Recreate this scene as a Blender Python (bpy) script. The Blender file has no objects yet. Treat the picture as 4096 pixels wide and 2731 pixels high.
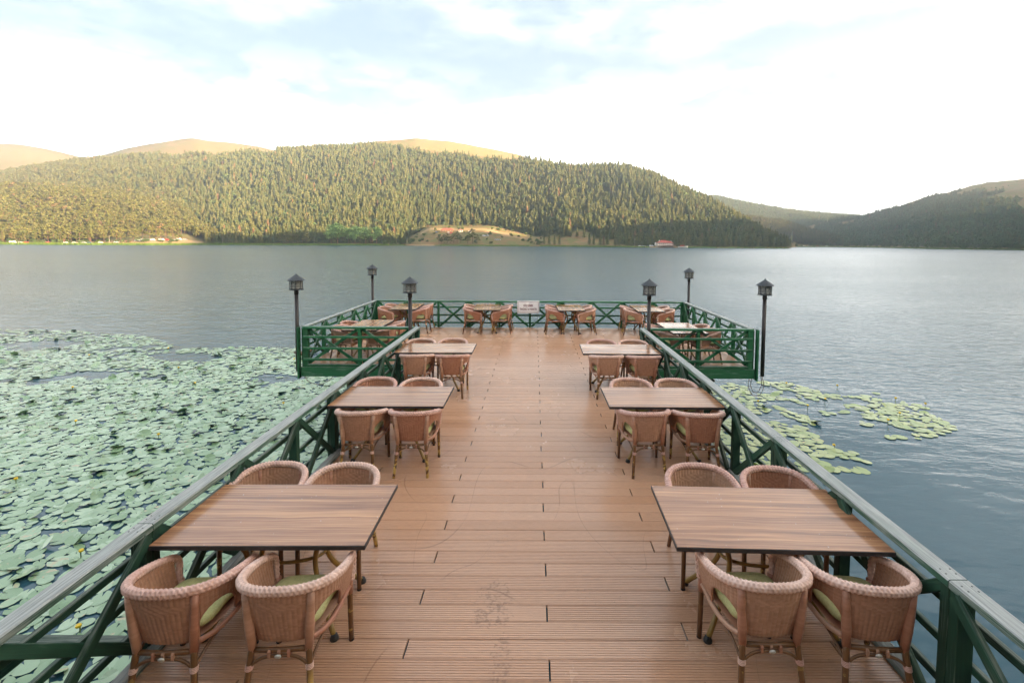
import bpy, bmesh, math, random
import numpy as np
from mathutils import Vector, Matrix, Euler

R_ = math.radians
scene = bpy.context.scene
COL = scene.collection
EYE = 2.7255          # camera height above the deck boards
WZ = -2.13            # lake level
# ------------------------------------------------------------------ camera
cam_d = bpy.data.cameras.new('camera'); cam = bpy.data.objects.new('camera', cam_d); COL.objects.link(cam)
cam_d.sensor_fit = 'HORIZONTAL'; cam_d.sensor_width = 36.0; cam_d.lens = 36.0 * 1898 / 4096
cam_d.shift_x = -(2137 - 2048) / 4096; cam_d.shift_y = -(1365.5 - 1076) / 4096
cam_d.clip_start = 0.05; cam_d.clip_end = 12000
cam.matrix_world = Matrix.Translation((0, 0, EYE)) @ Matrix.Rotation(math.pi / 2 - R_(3.2), 4, 'X') @ Matrix.Rotation(R_(0.33), 4, 'Z')
scene.camera = cam
# ------------------------------------------------------------------ sky and sun
SUN_AZ, SUN_EL = R_(120), R_(8.5)         # azimuth clockwise from the view direction (+Y): low, behind the camera on the right
world = bpy.data.worlds.new('World'); scene.world = world; world.use_nodes = True
wn, wl = world.node_tree.nodes, world.node_tree.links
wn.clear()
w_out = wn.new('ShaderNodeOutputWorld'); w_bg = wn.new('ShaderNodeBackground')
sky = wn.new('ShaderNodeTexSky'); sky.sky_type = 'NISHITA'; sky.sun_disc = False
sky.sun_elevation = SUN_EL; sky.sun_rotation = SUN_AZ; sky.altitude = 300; sky.air_density = 1.0; sky.dust_density = 1.2; sky.ozone_density = 1.0
w_bg.inputs['Strength'].default_value = 0.15
wl.new(w_bg.outputs[0], w_out.inputs['Surface'])
geo = wn.new('ShaderNodeTexCoord')
def wmath(op, a, b=None, clamp=False, c=0.0):
    n = wn.new('ShaderNodeMath'); n.operation = op; n.use_clamp = clamp; n.inputs[2].default_value = c
    for i, x in enumerate((a, b)):
        if x is None: continue
        if isinstance(x, (int, float)): n.inputs[i].default_value = x
        else: wl.new(x, n.inputs[i])
    return n.outputs[0]
def wnoise(scale, detail, rough, loc, stretch):
    m = wn.new('ShaderNodeMapping'); m.inputs['Location'].default_value = loc; m.inputs['Scale'].default_value = stretch
    wl.new(geo.outputs['Generated'], m.inputs['Vector'])
    n = wn.new('ShaderNodeTexNoise'); n.inputs['Scale'].default_value = scale; n.inputs['Detail'].default_value = detail; n.inputs['Roughness'].default_value = rough
    wl.new(m.outputs[0], n.inputs['Vector']); return n.outputs['Fac']
def wramp(fac, lo, hi):
    m = wn.new('ShaderNodeMapRange'); m.interpolation_type = 'SMOOTHSTEP'
    m.inputs['From Min'].default_value = lo; m.inputs['From Max'].default_value = hi
    wl.new(fac, m.inputs['Value']); return m.outputs[0]
cirrus = wramp(wnoise(1.7, 9, 0.62, (0.67, 4.24, 3.82), (1.0, 0.8, 3.2)), 0.40, 0.80)  # offset picked so clouds thicken out of view and brighten the deck
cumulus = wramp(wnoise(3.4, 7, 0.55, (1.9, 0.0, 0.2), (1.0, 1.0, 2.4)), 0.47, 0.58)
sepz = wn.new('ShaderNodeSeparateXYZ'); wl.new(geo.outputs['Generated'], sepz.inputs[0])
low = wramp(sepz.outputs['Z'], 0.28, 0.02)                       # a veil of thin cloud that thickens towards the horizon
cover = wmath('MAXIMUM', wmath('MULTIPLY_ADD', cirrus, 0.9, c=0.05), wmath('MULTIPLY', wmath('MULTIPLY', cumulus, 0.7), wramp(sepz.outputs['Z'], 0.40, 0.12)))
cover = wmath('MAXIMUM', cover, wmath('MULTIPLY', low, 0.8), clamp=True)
w_mix = wn.new('ShaderNodeMix'); w_mix.data_type = 'RGBA'
w_gam = wn.new('ShaderNodeGamma'); w_gam.inputs['Gamma'].default_value = 0.3          # thin high haze evens the clear sky out
w_hsv = wn.new('ShaderNodeHueSaturation'); w_hsv.inputs['Saturation'].default_value = 2.25; w_hsv.inputs['Value'].default_value = 0.22
wl.new(sky.outputs[0], w_gam.inputs['Color']); wl.new(w_gam.outputs[0], w_hsv.inputs['Color'])
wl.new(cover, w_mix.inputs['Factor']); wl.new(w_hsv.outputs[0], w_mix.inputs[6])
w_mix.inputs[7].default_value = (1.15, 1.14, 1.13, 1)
w_glow = wn.new('ShaderNodeMix'); w_glow.data_type = 'RGBA'; w_glow.blend_type = 'ADD'      # the bright band of air along the horizon
wl.new(wmath('POWER', low, 1.2), w_glow.inputs['Factor']); wl.new(w_mix.outputs[2], w_glow.inputs[6]); w_glow.inputs[7].default_value = (1.6, 1.58, 1.52, 1)
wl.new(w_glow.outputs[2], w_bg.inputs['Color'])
sun_d = bpy.data.lights.new('sun', 'SUN'); sun = bpy.data.objects.new('sun', sun_d); COL.objects.link(sun)
sun_d.energy = 3.0; sun_d.angle = R_(0.53); sun_d.color = (1.0, 0.74, 0.46)
sdir = Vector((math.sin(SUN_AZ) * math.cos(SUN_EL), math.cos(SUN_AZ) * math.cos(SUN_EL), math.sin(SUN_EL)))
sun.rotation_euler = sdir.to_track_quat('Z', 'Y').to_euler()
vs = scene.view_settings
vs.view_transform = 'Standard'; vs.look = 'None'; vs.gamma = 1.0; vs.use_curve_mapping = False; vs.exposure = 4.2
scene.display_settings.display_device = 'sRGB'
cy = scene.cycles
cy.max_bounces = 6; cy.diffuse_bounces = 3; cy.glossy_bounces = 3; cy.transmission_bounces = 2; cy.volume_bounces = 0; cy.transparent_max_bounces = 8
cy.use_denoising = True; cy.caustics_reflective = False; cy.caustics_refractive = False; cy.sample_clamp_indirect = 6.0

# ------------------------------------------------------------------ helpers
def rnd(a, b): return random.uniform(a, b)
def tag(o, label=None, cat=None, group=None, kind=None):
    if label: o['label'] = label
    if cat: o['category'] = cat
    if group: o['group'] = group
    if kind: o['kind'] = kind
    return o
def thing(name, label, cat, loc=(0, 0, 0), rz=0.0, group=None):
    o = bpy.data.objects.new(name, None); COL.objects.link(o); o.empty_display_size = 0.1
    o.location = loc; o.rotation_euler = (0, 0, rz)
    return tag(o, label, cat, group)
def link(name, me, parent=None, loc=(0, 0, 0), rot=(0, 0, 0), scl=(1, 1, 1)):
    o = bpy.data.objects.new(name, me); COL.objects.link(o)
    o.location = loc; o.rotation_euler = rot; o.scale = scl
    if parent: o.parent = parent
    return o
KIDS = {}
def copy_tree(root, loc=None, rz=None, parent=None, scl=None):
    c = root.copy(); COL.objects.link(c)
    if parent: c.parent = parent
    if loc is not None: c.location = loc
    if rz is not None: c.rotation_euler = (0, 0, rz)
    if scl is not None: c.scale = scl
    for ch in [o for o in root.children]:
        copy_tree(ch, parent=c)
    return c
def V(*a): return Vector(a)

class MB:
    """collects faces with UVs (metres along / around) and links them as one mesh"""
    def __init__(s): s.v = []; s.f = []; s.uv = []; s.m = []; s.mi = 0
    def face(s, idx, uv=None):
        s.f.append(idx); s.uv.append(uv or [(s.v[i][0], s.v[i][1]) for i in idx]); s.m.append(s.mi)
    def ring(s, pts):
        b = len(s.v); s.v.extend([tuple(p) for p in pts]); return list(range(b, b + len(pts)))
    def skin(s, rings, closed=True, us=None, vs=None, cap=True):
        n = len(rings[0])
        for k in range(len(rings) - 1):
            a, b = rings[k], rings[k + 1]
            u0, u1 = (us[k], us[k + 1]) if us else (k, k + 1)
            for i in range(n if closed else n - 1):
                j = (i + 1) % n
                v0, v1 = (vs[i], vs[i + 1]) if vs else (i / n, (i + 1) / n)
                s.face([a[i], a[j], b[j], b[i]], [(u0, v0), (u0, v1), (u1, v1), (u1, v0)])
        if cap and closed:
            s.face(list(reversed(rings[0])), [(i * .01, 0) for i in range(n)]); s.face(list(rings[-1]), [(i * .01, 0) for i in range(n)])
    def beam(s, p0, p1, w, h, up=(0, 0, 1), ch=0.006):
        p0, p1 = Vector(p0), Vector(p1); d = (p1 - p0); L = d.length; d.normalize()
        up = Vector(up)
        if abs(d.dot(up)) > 0.99: up = Vector((0, 1, 0))
        x = d.cross(up).normalized(); y = x.cross(d).normalized()
        w2, h2 = w / 2, h / 2; c = min(ch, w2 * .8, h2 * .8)
        prof = [(w2 - c, -h2), (w2, -h2 + c), (w2, h2 - c), (w2 - c, h2), (-w2 + c, h2), (-w2, h2 - c), (-w2, -h2 + c), (-w2 + c, -h2)]
        rs = [s.ring([p + x * a + y * b for a, b in prof]) for p in (p0, p1)]
        o = random.random() * 7; q = [0]
        for i in range(8):
            a, b = prof[i], prof[(i + 1) % 8]; q.append(q[-1] + math.hypot(a[0] - b[0], a[1] - b[1]))
        s.skin(rs, True, [o, o + L], [o + t for t in q])
    def box(s, c, sz, ch=0.0):
        s.beam((c[0] - sz[0] / 2, c[1], c[2]), (c[0] + sz[0] / 2, c[1], c[2]), sz[1], sz[2], ch=ch or 0.0005)
    def tube(s, pts, r, n=8, cap=True, uscale=1.0, closed_path=False):
        pts = [Vector(p) for p in pts]; m = len(pts)
        rr = r if isinstance(r, (list, tuple)) else [r] * m
        t0 = (pts[1] - pts[0]).normalized(); ref = Vector((0, 0, 1)) if abs(t0.z) < 0.9 else Vector((0, 1, 0))
        x = t0.cross(ref).normalized(); rings = []; us = [random.random() * 5]
        for k in range(m):
            if closed_path: t = (pts[(k + 1) % m] - pts[k - 1])
            else: t = (pts[min(k + 1, m - 1)] - pts[max(k - 1, 0)])
            t.normalize(); x = (x - t * x.dot(t)).normalized(); y = t.cross(x)
            rings.append(s.ring([pts[k] + (x * math.cos(a) + y * math.sin(a)) * rr[k] for a in [2 * math.pi * i / n for i in range(n)]]))
            if k: us.append(us[-1] + (pts[k] - pts[k - 1]).length * uscale)
        if closed_path:
            rings.append(rings[0]); us.append(us[-1] + (pts[0] - pts[-1]).length * uscale)
        s.skin(rings, True, us, [i / n for i in range(n + 1)], cap and not closed_path)
    def lathe(s, prof, n=16, c=(0, 0, 0), rot=0.0, cap=True):
        rings = [s.ring([(c[0] + r * math.cos(rot + 2 * math.pi * i / n), c[1] + r * math.sin(rot + 2 * math.pi * i / n), c[2] + z) for i in range(n)]) for r, z in prof]
        s.skin(rings, True, [p[1] for p in prof], [i / n for i in range(n + 1)], cap)
    def grid(s, P, uvf=None):
        """P[i][j] points"""
        ids = [s.ring(row) for row in P]; n, m = len(P), len(P[0])
        for i in range(n - 1):
            for j in range(m - 1):
                q = [(i, j), (i + 1, j), (i + 1, j + 1), (i, j + 1)]
                s.face([ids[a][b] for a, b in q], [uvf(a, b) if uvf else (a, b) for a, b in q])
    def mesh(s, name, mats, smooth=False):
        me = bpy.data.meshes.new(name); me.from_pydata(s.v, [], s.f); me.update()
        uvl = me.uv_layers.new(name='UVMap')
        flat = [c for fuv in s.uv for p in fuv for c in p]
        uvl.data.foreach_set('uv', flat)
        for m in (mats if isinstance(mats, (list, tuple)) else [mats]): me.materials.append(m)
        me.polygons.foreach_set('material_index', s.m)
        if smooth: me.polygons.foreach_set('use_smooth', [True] * len(s.f))
        return me
    def build(s, name, mats, parent=None, smooth=False, **k):
        return link(name, s.mesh(name, mats, smooth), parent, **k)

def spline(pts, n):
    """Catmull-Rom through pts, n samples by even parameter length"""
    P = [Vector(p) for p in pts]; P = [P[0] * 2 - P[1]] + P + [P[-1] * 2 - P[-2]]
    out = []
    for k in range(1, len(P) - 2):
        for i in range(12):
            t = i / 12; a, b, c, d = P[k - 1], P[k], P[k + 1], P[k + 2]
            out.append(0.5 * ((2 * b) + (c - a) * t + (2 * a - 5 * b + 4 * c - d) * t * t + (3 * b - a - 3 * c + d) * t ** 3))
    out.append(P[-2].copy())
    L = [0]
    for i in range(1, len(out)): L.append(L[-1] + (out[i] - out[i - 1]).length)
    res = []; k = 0
    for i in range(n):
        s = L[-1] * i / (n - 1)
        while k < len(L) - 2 and L[k + 1] < s: k += 1
        t = (s - L[k]) / max(L[k + 1] - L[k], 1e-9); res.append(out[k].lerp(out[k + 1], min(max(t, 0), 1)))
    return res

# ------------------------------------------------------------------ materials
class NM:
    def __init__(s, name):
        s.mat = bpy.data.materials.new(name); s.mat.use_nodes = True
        s.n, s.l = s.mat.node_tree.nodes, s.mat.node_tree.links
        s.bsdf = s.n['Principled BSDF']
    def put(s, sock, x):
        if x is None: return
        if hasattr(x, 'links'): s.l.new(x, sock)
        elif isinstance(x, (tuple, list)) and len(x) == 3 and sock.type == 'RGBA': sock.default_value = (*x, 1)
        else: sock.default_value = x
    def node(s, t, ins=None, **props):
        n = s.n.new(t)
        for k, v in props.items(): setattr(n, k, v)
        for k, v in (ins or {}).items(): s.put(n.inputs[k], v)
        return n
    def coord(s, which='Object'): return s.node('ShaderNodeTexCoord').outputs[which]
    def map(s, vec, scale=(1, 1, 1), loc=(0, 0, 0), rot=(0, 0, 0)):
        return s.node('ShaderNodeMapping', {'Vector': vec, 'Scale': scale, 'Location': loc, 'Rotation': rot}).outputs[0]
    def noise(s, vec, scale=5, detail=3, rough=0.5, dist=0.0, out='Fac'):
        return s.node('ShaderNodeTexNoise', {'Vector': vec, 'Scale': scale, 'Detail': detail, 'Roughness': rough, 'Distortion': dist}).outputs[out]
    def math(s, op, a, b=None, clamp=False):
        n = s.node('ShaderNodeMath', operation=op, use_clamp=clamp); s.put(n.inputs[0], a)
        if b is not None: s.put(n.inputs[1], b)
        return n.outputs[0]
    def ramp(s, fac, lo, hi, a=0.0, b=1.0):
        return s.node('ShaderNodeMapRange', {'Value': fac, 'From Min': lo, 'From Max': hi, 'To Min': a, 'To Max': b}, interpolation_type='SMOOTHSTEP').outputs[0]
    def mix(s, fac, a, b, blend='MIX'):
        n = s.node('ShaderNodeMix', data_type='RGBA', blend_type=blend); s.put(n.inputs[0], fac); s.put(n.inputs[6], a); s.put(n.inputs[7], b); return n.outputs[2]
    def rand(s): return s.node('ShaderNodeObjectInfo').outputs['Random']
    def wpos(s): return s.node('ShaderNodeNewGeometry').outputs['Position']
    def sep(s, vec): return s.node('ShaderNodeSeparateXYZ', {'Vector': vec}).outputs
    def addv(s, a, b):
        n = s.node('ShaderNodeVectorMath', operation='ADD'); s.put(n.inputs[0], a); s.put(n.inputs[1], b); return n.outputs[0]
    def hsv(s, col, h=0.5, sat=1.0, val=1.0): return s.node('ShaderNodeHueSaturation', {'Color': col, 'Hue': h, 'Saturation': sat, 'Value': val}).outputs[0]
    def bump(s, height, strength=0.4, dist=0.01):
        s.put(s.bsdf.inputs['Normal'], s.node('ShaderNodeBump', {'Height': height, 'Strength': strength, 'Distance': dist}).outputs[0])
    def done(s, col=None, rough=0.5, spec=0.5, metal=0.0, **k):
        s.put(s.bsdf.inputs['Base Color'], col); s.put(s.bsdf.inputs['Roughness'], rough)
        s.put(s.bsdf.inputs['Specular IOR Level'], spec); s.put(s.bsdf.inputs['Metallic'], metal)
        for kk, v in k.items(): s.put(s.bsdf.inputs[kk], v)
        return s.mat

def m_timber(name, paint, wood, worn_side, worn_top):
    """stained timber: paint wears off to silver-grey wood, most on faces that look at the sky"""
    m = NM(name); uv = m.coord('UV'); r = m.rand()
    off = m.addv(uv, m.node('ShaderNodeCombineXYZ', {'X': m.math('MULTIPLY', r, 37.0), 'Y': m.math('MULTIPLY', r, 11.0)}).outputs[0])
    grain = m.noise(m.map(off, (3.0, 90, 1)), 1.0, 5, 0.65)
    patch = m.noise(m.map(off, (2.2, 9, 1)), 1.0, 5, 0.6)
    nz = m.sep(m.node('ShaderNodeNewGeometry').outputs['Normal'])[2]
    thr = m.ramp(nz, 0.3, 0.95, worn_side, worn_top)
    a = m.math('ADD', m.math('MULTIPLY', grain, 0.45), m.math('MULTIPLY', patch, 0.55))
    worn = m.math('MULTIPLY_ADD', m.math('SUBTRACT', m.math('ADD', a, thr), 1.0), 5.0); m.n[-1].inputs[2].default_value = 0.5; m.n[-1].use_clamp = True
    pc = m.mix(m.ramp(grain, 0.3, 0.7), tuple(c * 0.62 for c in paint), paint)
    pc = m.hsv(pc, 0.5, 1.0, m.ramp(r, 0, 1, 0.75, 1.2))
    wc = m.mix(m.ramp(grain, 0.35, 0.65), tuple(c * 0.55 for c in wood), wood)
    wc = m.mix(m.ramp(patch, 0.45, 0.7, 0, 0.5), wc, tuple(0.5 * c + 0.5 * p for c, p in zip(wood, paint)))
    m.bump(grain, 0.35, 0.004)
    return m.done(m.mix(worn, pc, wc), m.ramp(a, 0.3, 0.7, 0.5, 0.75), 0.35)

M = {}
M['green'] = m_timber('green_stained_timber', (0.020, 0.14, 0.055), (0.32, 0.36, 0.33), 0.36, 0.52)
M['rail_weathered'] = m_timber('weathered_rail_timber', (0.045, 0.13, 0.085), (0.42, 0.43, 0.41), 0.46, 0.70)
M['green_dark'] = m_timber('dark_green_timber', (0.016, 0.062, 0.036), (0.22, 0.24, 0.20), 0.34, 0.50)
M['kerb'] = m_timber('silvered_kerb_timber', (0.10, 0.16, 0.12), (0.42, 0.44, 0.42), 0.5, 0.80)
M['crib'] = m_timber('mossy_crib_timber', (0.04, 0.055, 0.03), (0.16, 0.15, 0.10), 0.45, 0.60)

def m_plank():
    m = NM('ribbed_composite_board'); p = m.wpos(); r = m.rand()
    base = m.mix(r, (0.49, 0.272, 0.16), (0.57, 0.335, 0.21))
    blot = m.noise(m.map(p, (1.2, 1.0, 1)), 1.0, 5, 0.6)
    base = m.mix(m.ramp(blot, 0.35, 0.75, 0, 0.22), base, (0.56, 0.37, 0.26))
    fib = m.noise(m.map(p, (14, 160, 1)), 1.0, 3, 0.6)
    base = m.hsv(base, 0.5, 1.0, m.ramp(fib, 0.25, 0.75, 0.9, 1.08))
    # thin curved scuff lines left by dragged furniture
    def contour(sc, lvl, wid, loc):
        f = m.noise(m.map(p, (sc, sc * 0.55, 1), loc), 1.0, 1.5, 0.4, 0.3)
        return m.ramp(m.math('ABSOLUTE', m.math('SUBTRACT', f, lvl)), wid, wid * 0.3)
    sc = m.math('MAXIMUM', contour(0.55, 0.5, 0.0022, (3, 1, 0)), contour(0.8, 0.47, 0.0022, (9, 4, 0)))
    sc = m.math('MULTIPLY', sc, m.ramp(m.noise(p, 1.3, 2), 0.42, 0.6))
    base = m.mix(m.math('MULTIPLY', sc, 0.38), base, (0.17, 0.085, 0.055))
    # spilled water drying between the two nearest tables
    px, py, pz = m.sep(p)
    sx = m.math('ADD', px, 0.30); sy = m.math('SUBTRACT', py, 3.42)
    d1 = m.math('ADD', m.math('POWER', m.math('DIVIDE', sx, 0.20), 2.0), m.math('POWER', m.math('DIVIDE', sy, 0.34), 2.0))
    sx2 = m.math('ADD', px, 0.20); sy2 = m.math('SUBTRACT', py, 2.95)
    d2 = m.math('ADD', m.math('POWER', m.math('DIVIDE', sx2, 0.10), 2.0), m.math('POWER', m.math('DIVIDE', sy2, 0.30), 2.0))
    near = m.math('MAXIMUM', m.ramp(d1, 1.6, 0.1), m.ramp(d2, 1.6, 0.1))
    spot = m.noise(m.map(p, (34, 48, 1)), 1.0, 1, 0.5)
    lump = m.noise(m.map(p, (9, 13, 1)), 1.0, 2, 0.5)
    wet = m.ramp(m.math('ADD', m.math('ADD', m.math('MULTIPLY', near, 0.32), m.math('MULTIPLY', lump, 0.45)), m.math('MULTIPLY', spot, 0.55)), 0.78, 0.92)
    base = m.mix(m.math('MULTIPLY', wet, 0.42), base, (0.16, 0.09, 0.06))
    # sand and crumbs by the table
    dirt = m.math('MULTIPLY', m.ramp(m.noise(p, 55, 2), 0.66, 0.72), m.ramp(m.noise(p, 1.6, 2), 0.55, 0.68))
    base = m.mix(m.math('MULTIPLY', dirt, 0.5), base, (0.2, 0.15, 0.10))
    m.bump(fib, 0.12, 0.002)
    return m.done(base, m.ramp(blot, 0.3, 0.7, 0.22, 0.28), 0.85)
M['plank'] = m_plank()

def m_simple(name, col, rough=0.5, spec=0.5, metal=0.0, var=0.0, nscale=8.0, bump=0.0):
    m = NM(name); n = m.noise(m.coord('Object'), nscale, 4, 0.6)
    c = m.mix(n, tuple(x * (1 - var) for x in col), tuple(min(1, x * (1 + var)) for x in col))
    if bump: m.bump(n, bump, 0.005)
    return m.done(c, rough, spec, metal)

def m_wicker(name, a, b):
    m = NM(name); uv = m.coord('UV'); r = m.rand()
    cell = m.node('ShaderNodeTexWhiteNoise', {'Vector': m.node('ShaderNodeVectorMath', {0: uv}, operation='FLOOR').outputs[0]}, noise_dimensions='2D').outputs['Value']
    fade = m.noise(m.coord('Object'), 3.0, 3, 0.55)
    c = m.mix(m.math('ADD', m.math('MULTIPLY', cell, 0.6), m.math('MULTIPLY', fade, 0.5)), a, b)
    c = m.hsv(c, m.ramp(r, 0, 1, 0.492, 0.506), m.ramp(r, 0, 1, 1.08, 0.9), m.ramp(r, 0, 1, 0.9, 1.1))
    return m.done(c, 0.42, 0.5)
M['wicker'] = m_wicker('woven_resin_wicker', (0.29, 0.135, 0.075), (0.43, 0.225, 0.145))
M['rim'] = m_wicker('braided_wicker_rim', (0.47, 0.25, 0.185), (0.70, 0.46, 0.385))
def m_leg():
    m = NM('brown_lacquered_cane'); uv = m.coord('UV'); r = m.rand(); p = m.coord('Object')
    off = m.addv(p, m.node('ShaderNodeCombineXYZ', {'X': m.math('MULTIPLY', r, 53.0), 'Y': m.math('MULTIPLY', r, 17.0), 'Z': m.math('MULTIPLY', r, 29.0)}).outputs[0])
    n = m.noise(off, 16, 4, 0.6); pz = m.sep(p)[2]
    col = m.mix(m.noise(m.map(off, (30, 30, 3)), 1.0, 3, 0.6), (0.085, 0.036, 0.013), (0.19, 0.088, 0.03))
    lack = m.math('ADD', n, m.ramp(r, 0.0, 1.0, -0.10, 0.13))
    chip = m.math('MULTIPLY', m.ramp(lack, 0.60, 0.63), m.ramp(pz, 0.34, 0.12))
    col = m.mix(chip, col, (0.50, 0.34, 0.10))
    return m.done(col, m.ramp(n, 0.3, 0.7, 0.28, 0.45), 0.5)
M['cane'] = m_leg()
M['cane_gold'] = m_simple('golden_cane_lacquer', (0.27, 0.165, 0.04), 0.33, 0.5, 0.0, 0.3, 9)
M['black_rubber'] = m_simple('black_rubber', (0.012, 0.013, 0.014), 0.5)
def m_cushion():
    m = NM('olive_green_fabric'); uv = m.coord('Object'); r = m.rand()
    w = m.math('ADD', m.noise(m.map(uv, (420, 40, 40)), 1.0, 2), m.noise(m.map(uv, (40, 420, 40)), 1.0, 2))
    c = m.mix(m.ramp(w, 0.7, 1.3), (0.36, 0.36, 0.145), (0.52, 0.51, 0.25))
    c = m.hsv(c, m.ramp(r, 0, 1, 0.49, 0.505), 1.0, m.ramp(r, 0, 1, 0.88, 1.1))
    m.bump(w, 0.25, 0.002)
    return m.done(c, 0.85, 0.2)
M['cushion'] = m_cushion()
def m_table():
    m = NM('wood_grain_laminate'); r = m.rand(); p = m.coord('Object')
    off = m.addv(p, m.node('ShaderNodeCombineXYZ', {'X': m.math('MULTIPLY', r, 23.0), 'Y': m.math('MULTIPLY', r, 61.0)}).outputs[0])
    warp = m.noise(m.map(off, (1.6, 5, 1)), 1.0, 2, 0.5)
    bend = m.addv(off, m.node('ShaderNodeCombineXYZ', {'Y': m.math('MULTIPLY', warp, 0.05)}).outputs[0])
    g1 = m.noise(m.map(bend, (0.55, 34, 1)), 1.0, 4, 0.62)
    g2 = m.noise(m.map(bend, (2.0, 120, 1)), 1.0, 3, 0.6)
    t = m.math('ADD', m.math('MULTIPLY', g1, 0.7), m.math('MULTIPLY', g2, 0.3))
    cr = m.node('ShaderNodeValToRGB', {'Fac': t}); e = cr.color_ramp.elements
    e[0].position = 0.33; e[0].color = (0.14, 0.066, 0.04, 1); e[1].position = 0.66; e[1].color = (0.60, 0.33, 0.155, 1)
    k = e.new(0.45); k.color = (0.29, 0.135, 0.07, 1); k = e.new(0.55); k.color = (0.43, 0.215, 0.11, 1)
    chips = m.math('MULTIPLY', m.ramp(m.noise(m.map(off, (70, 45, 1)), 1.0, 2), 0.745, 0.76), 0.8)
    c = m.mix(chips, cr.outputs[0], (0.62, 0.60, 0.55))
    sm = m.noise(off, 3.0, 3)
    return m.done(c, m.ramp(sm, 0.3, 0.7, 0.12, 0.24), 0.8)
M['table'] = m_table()
M['table_edge'] = m_simple('dark_table_edge', (0.035, 0.03, 0.03), 0.45, 0.4, 0, 0.3, 40)
M['iron'] = m_simple('dark_grey_iron', (0.035, 0.04, 0.046), 0.45, 0.5, 0.2, 0.25, 25)
M['iron_rust'] = m_simple('dark_brown_iron', (0.030, 0.024, 0.023), 0.4, 0.5, 0.2, 0.5, 9)
def m_filigree():
    m = NM('pierced_metal_screen'); uv = m.coord('UV')
    u, v, _ = m.sep(uv)
    def ro(cx, cyy, sc):
        du = m.math('SUBTRACT', m.math('FRACT', u), cx); dv = m.math('SUBTRACT', v, cyy)
        rr = m.math('SQRT', m.math('ADD', m.math('MULTIPLY', du, du), m.math('MULTIPLY', dv, dv)))
        an = m.math('ARCTAN2', dv, du)
        pet = m.math('MULTIPLY', m.math('COSINE', m.math('MULTIPLY', an, 8.0)), m.math('SINE', m.math('MULTIPLY', rr, sc)))
        return m.math('MAXIMUM', m.ramp(pet, 0.45, 0.55), m.ramp(rr, 0.075, 0.06))
    inb = m.math('MULTIPLY', m.ramp(m.math('ABSOLUTE', m.math('SUBTRACT', m.math('FRACT', u), 0.5)), 0.42, 0.40), m.ramp(m.math('ABSOLUTE', m.math('SUBTRACT', v, 0.5)), 0.46, 0.44))
    hole = m.math('MULTIPLY', m.math('MAXIMUM', ro(0.5, 0.58, 26.0), ro(0.5, 0.16, 30.0)), inb)
    return m.done(m.mix(hole, (0.035, 0.04, 0.045), (0.42, 0.42, 0.38)), 0.45, 0.4)
M['filigree'] = m_filigree()
M['sign_white'] = m_simple('white_sign_plate', (0.80, 0.79, 0.80), 0.3, 0.5, 0, 0.02)
M['sign_ink'] = m_simple('maroon_sign_print', (0.115, 0.02, 0.04), 0.5)
M['badge'] = m_simple('pale_metal_badge', (0.5, 0.5, 0.46), 0.35, 0.5, 0.3, 0.2, 90)
M['cable'] = m_simple('grey_cable', (0.16, 0.13, 0.10), 0.6)

def m_water():
    m = NM('lake_water'); p = m.wpos()
    a = m.noise(m.map(p, (1.5, 3.2, 1), (0, 0, 0), (0, 0, 0.22)), 1.0, 4, 0.55, 0.2)
    b = m.noise(m.map(p, (0.45, 1.1, 1), (5, 2, 0), (0, 0, 0.30)), 1.0, 3, 0.5)
    calm = m.noise(m.map(p, (0.02, 0.05, 1)), 1.0, 3, 0.5)
    px, py, pz = m.sep(p)
    # the lee of the pier stays smoother than the open lake
    ca = m.ramp(m.math('ADD', py, m.math('MULTIPLY', m.math('ABSOLUTE', px), 0.35)), 9.0, 26.0, 0.16, 1.0)
    h = m.math('ADD', m.math('MULTIPLY', a, m.math('MULTIPLY', ca, m.ramp(calm, 0.35, 0.65, 0.7, 1.1))), m.math('MULTIPLY', b, m.ramp(ca, 0.16, 1.0, 0.75, 1.0)))
    c = m.noise(m.map(p, (0.09, 0.34, 1), (2, 7, 0), (0, 0, 0.12)), 1.0, 6, 0.62)
    h = m.math('ADD', h, m.math('MULTIPLY', c, m.ramp(py, 14.0, 90.0, 0.0, 3.2)))
    m.bump(h, 1.0, 0.07)
    return m.done((0.030, 0.080, 0.105), m.math('ADD', m.ramp(ca, 0.16, 1.0, 0.05, 0.14), m.ramp(py, 60.0, 400.0, 0.0, 0.10)), 0.5, **{'IOR': 1.40})
M['water'] = m_water()
def m_pad(name, a, b, c):
    m = NM(name); r = m.node('ShaderNodeNewGeometry').outputs['Random Per Island']; r2 = m.rand()
    rr = m.math('FRACT', m.math('ADD', r, m.math('MULTIPLY', r2, 7.31)))
    col = m.mix(rr, a, b)
    n = m.noise(m.map(m.wpos(), (1, 1, 1)), 9, 4, 0.6)
    col = m.mix(m.math('MULTIPLY', m.ramp(m.math('ADD', n, m.math('MULTIPLY', m.math('FRACT', m.math('MULTIPLY', rr, 13.7)), 0.35)), 0.86, 0.97), 0.7), col, c)
    m.bump(n, 0.15, 0.01)
    return m.done(col, 0.26, 0.8)
M['pad'] = m_pad('lily_pad_leaf', (0.17, 0.285, 0.135), (0.36, 0.48, 0.31), (0.48, 0.36, 0.22))
M['pad_yellow'] = m_pad('yellow_green_lily_pad_leaf', (0.23, 0.31, 0.085), (0.34, 0.385, 0.135), (0.46, 0.33, 0.16))
M['petal'] = m_simple('yellow_petal', (0.80, 0.52, 0.02), 0.45)
M['stalk'] = m_simple('green_stalk', (0.08, 0.13, 0.03), 0.5)
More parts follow.
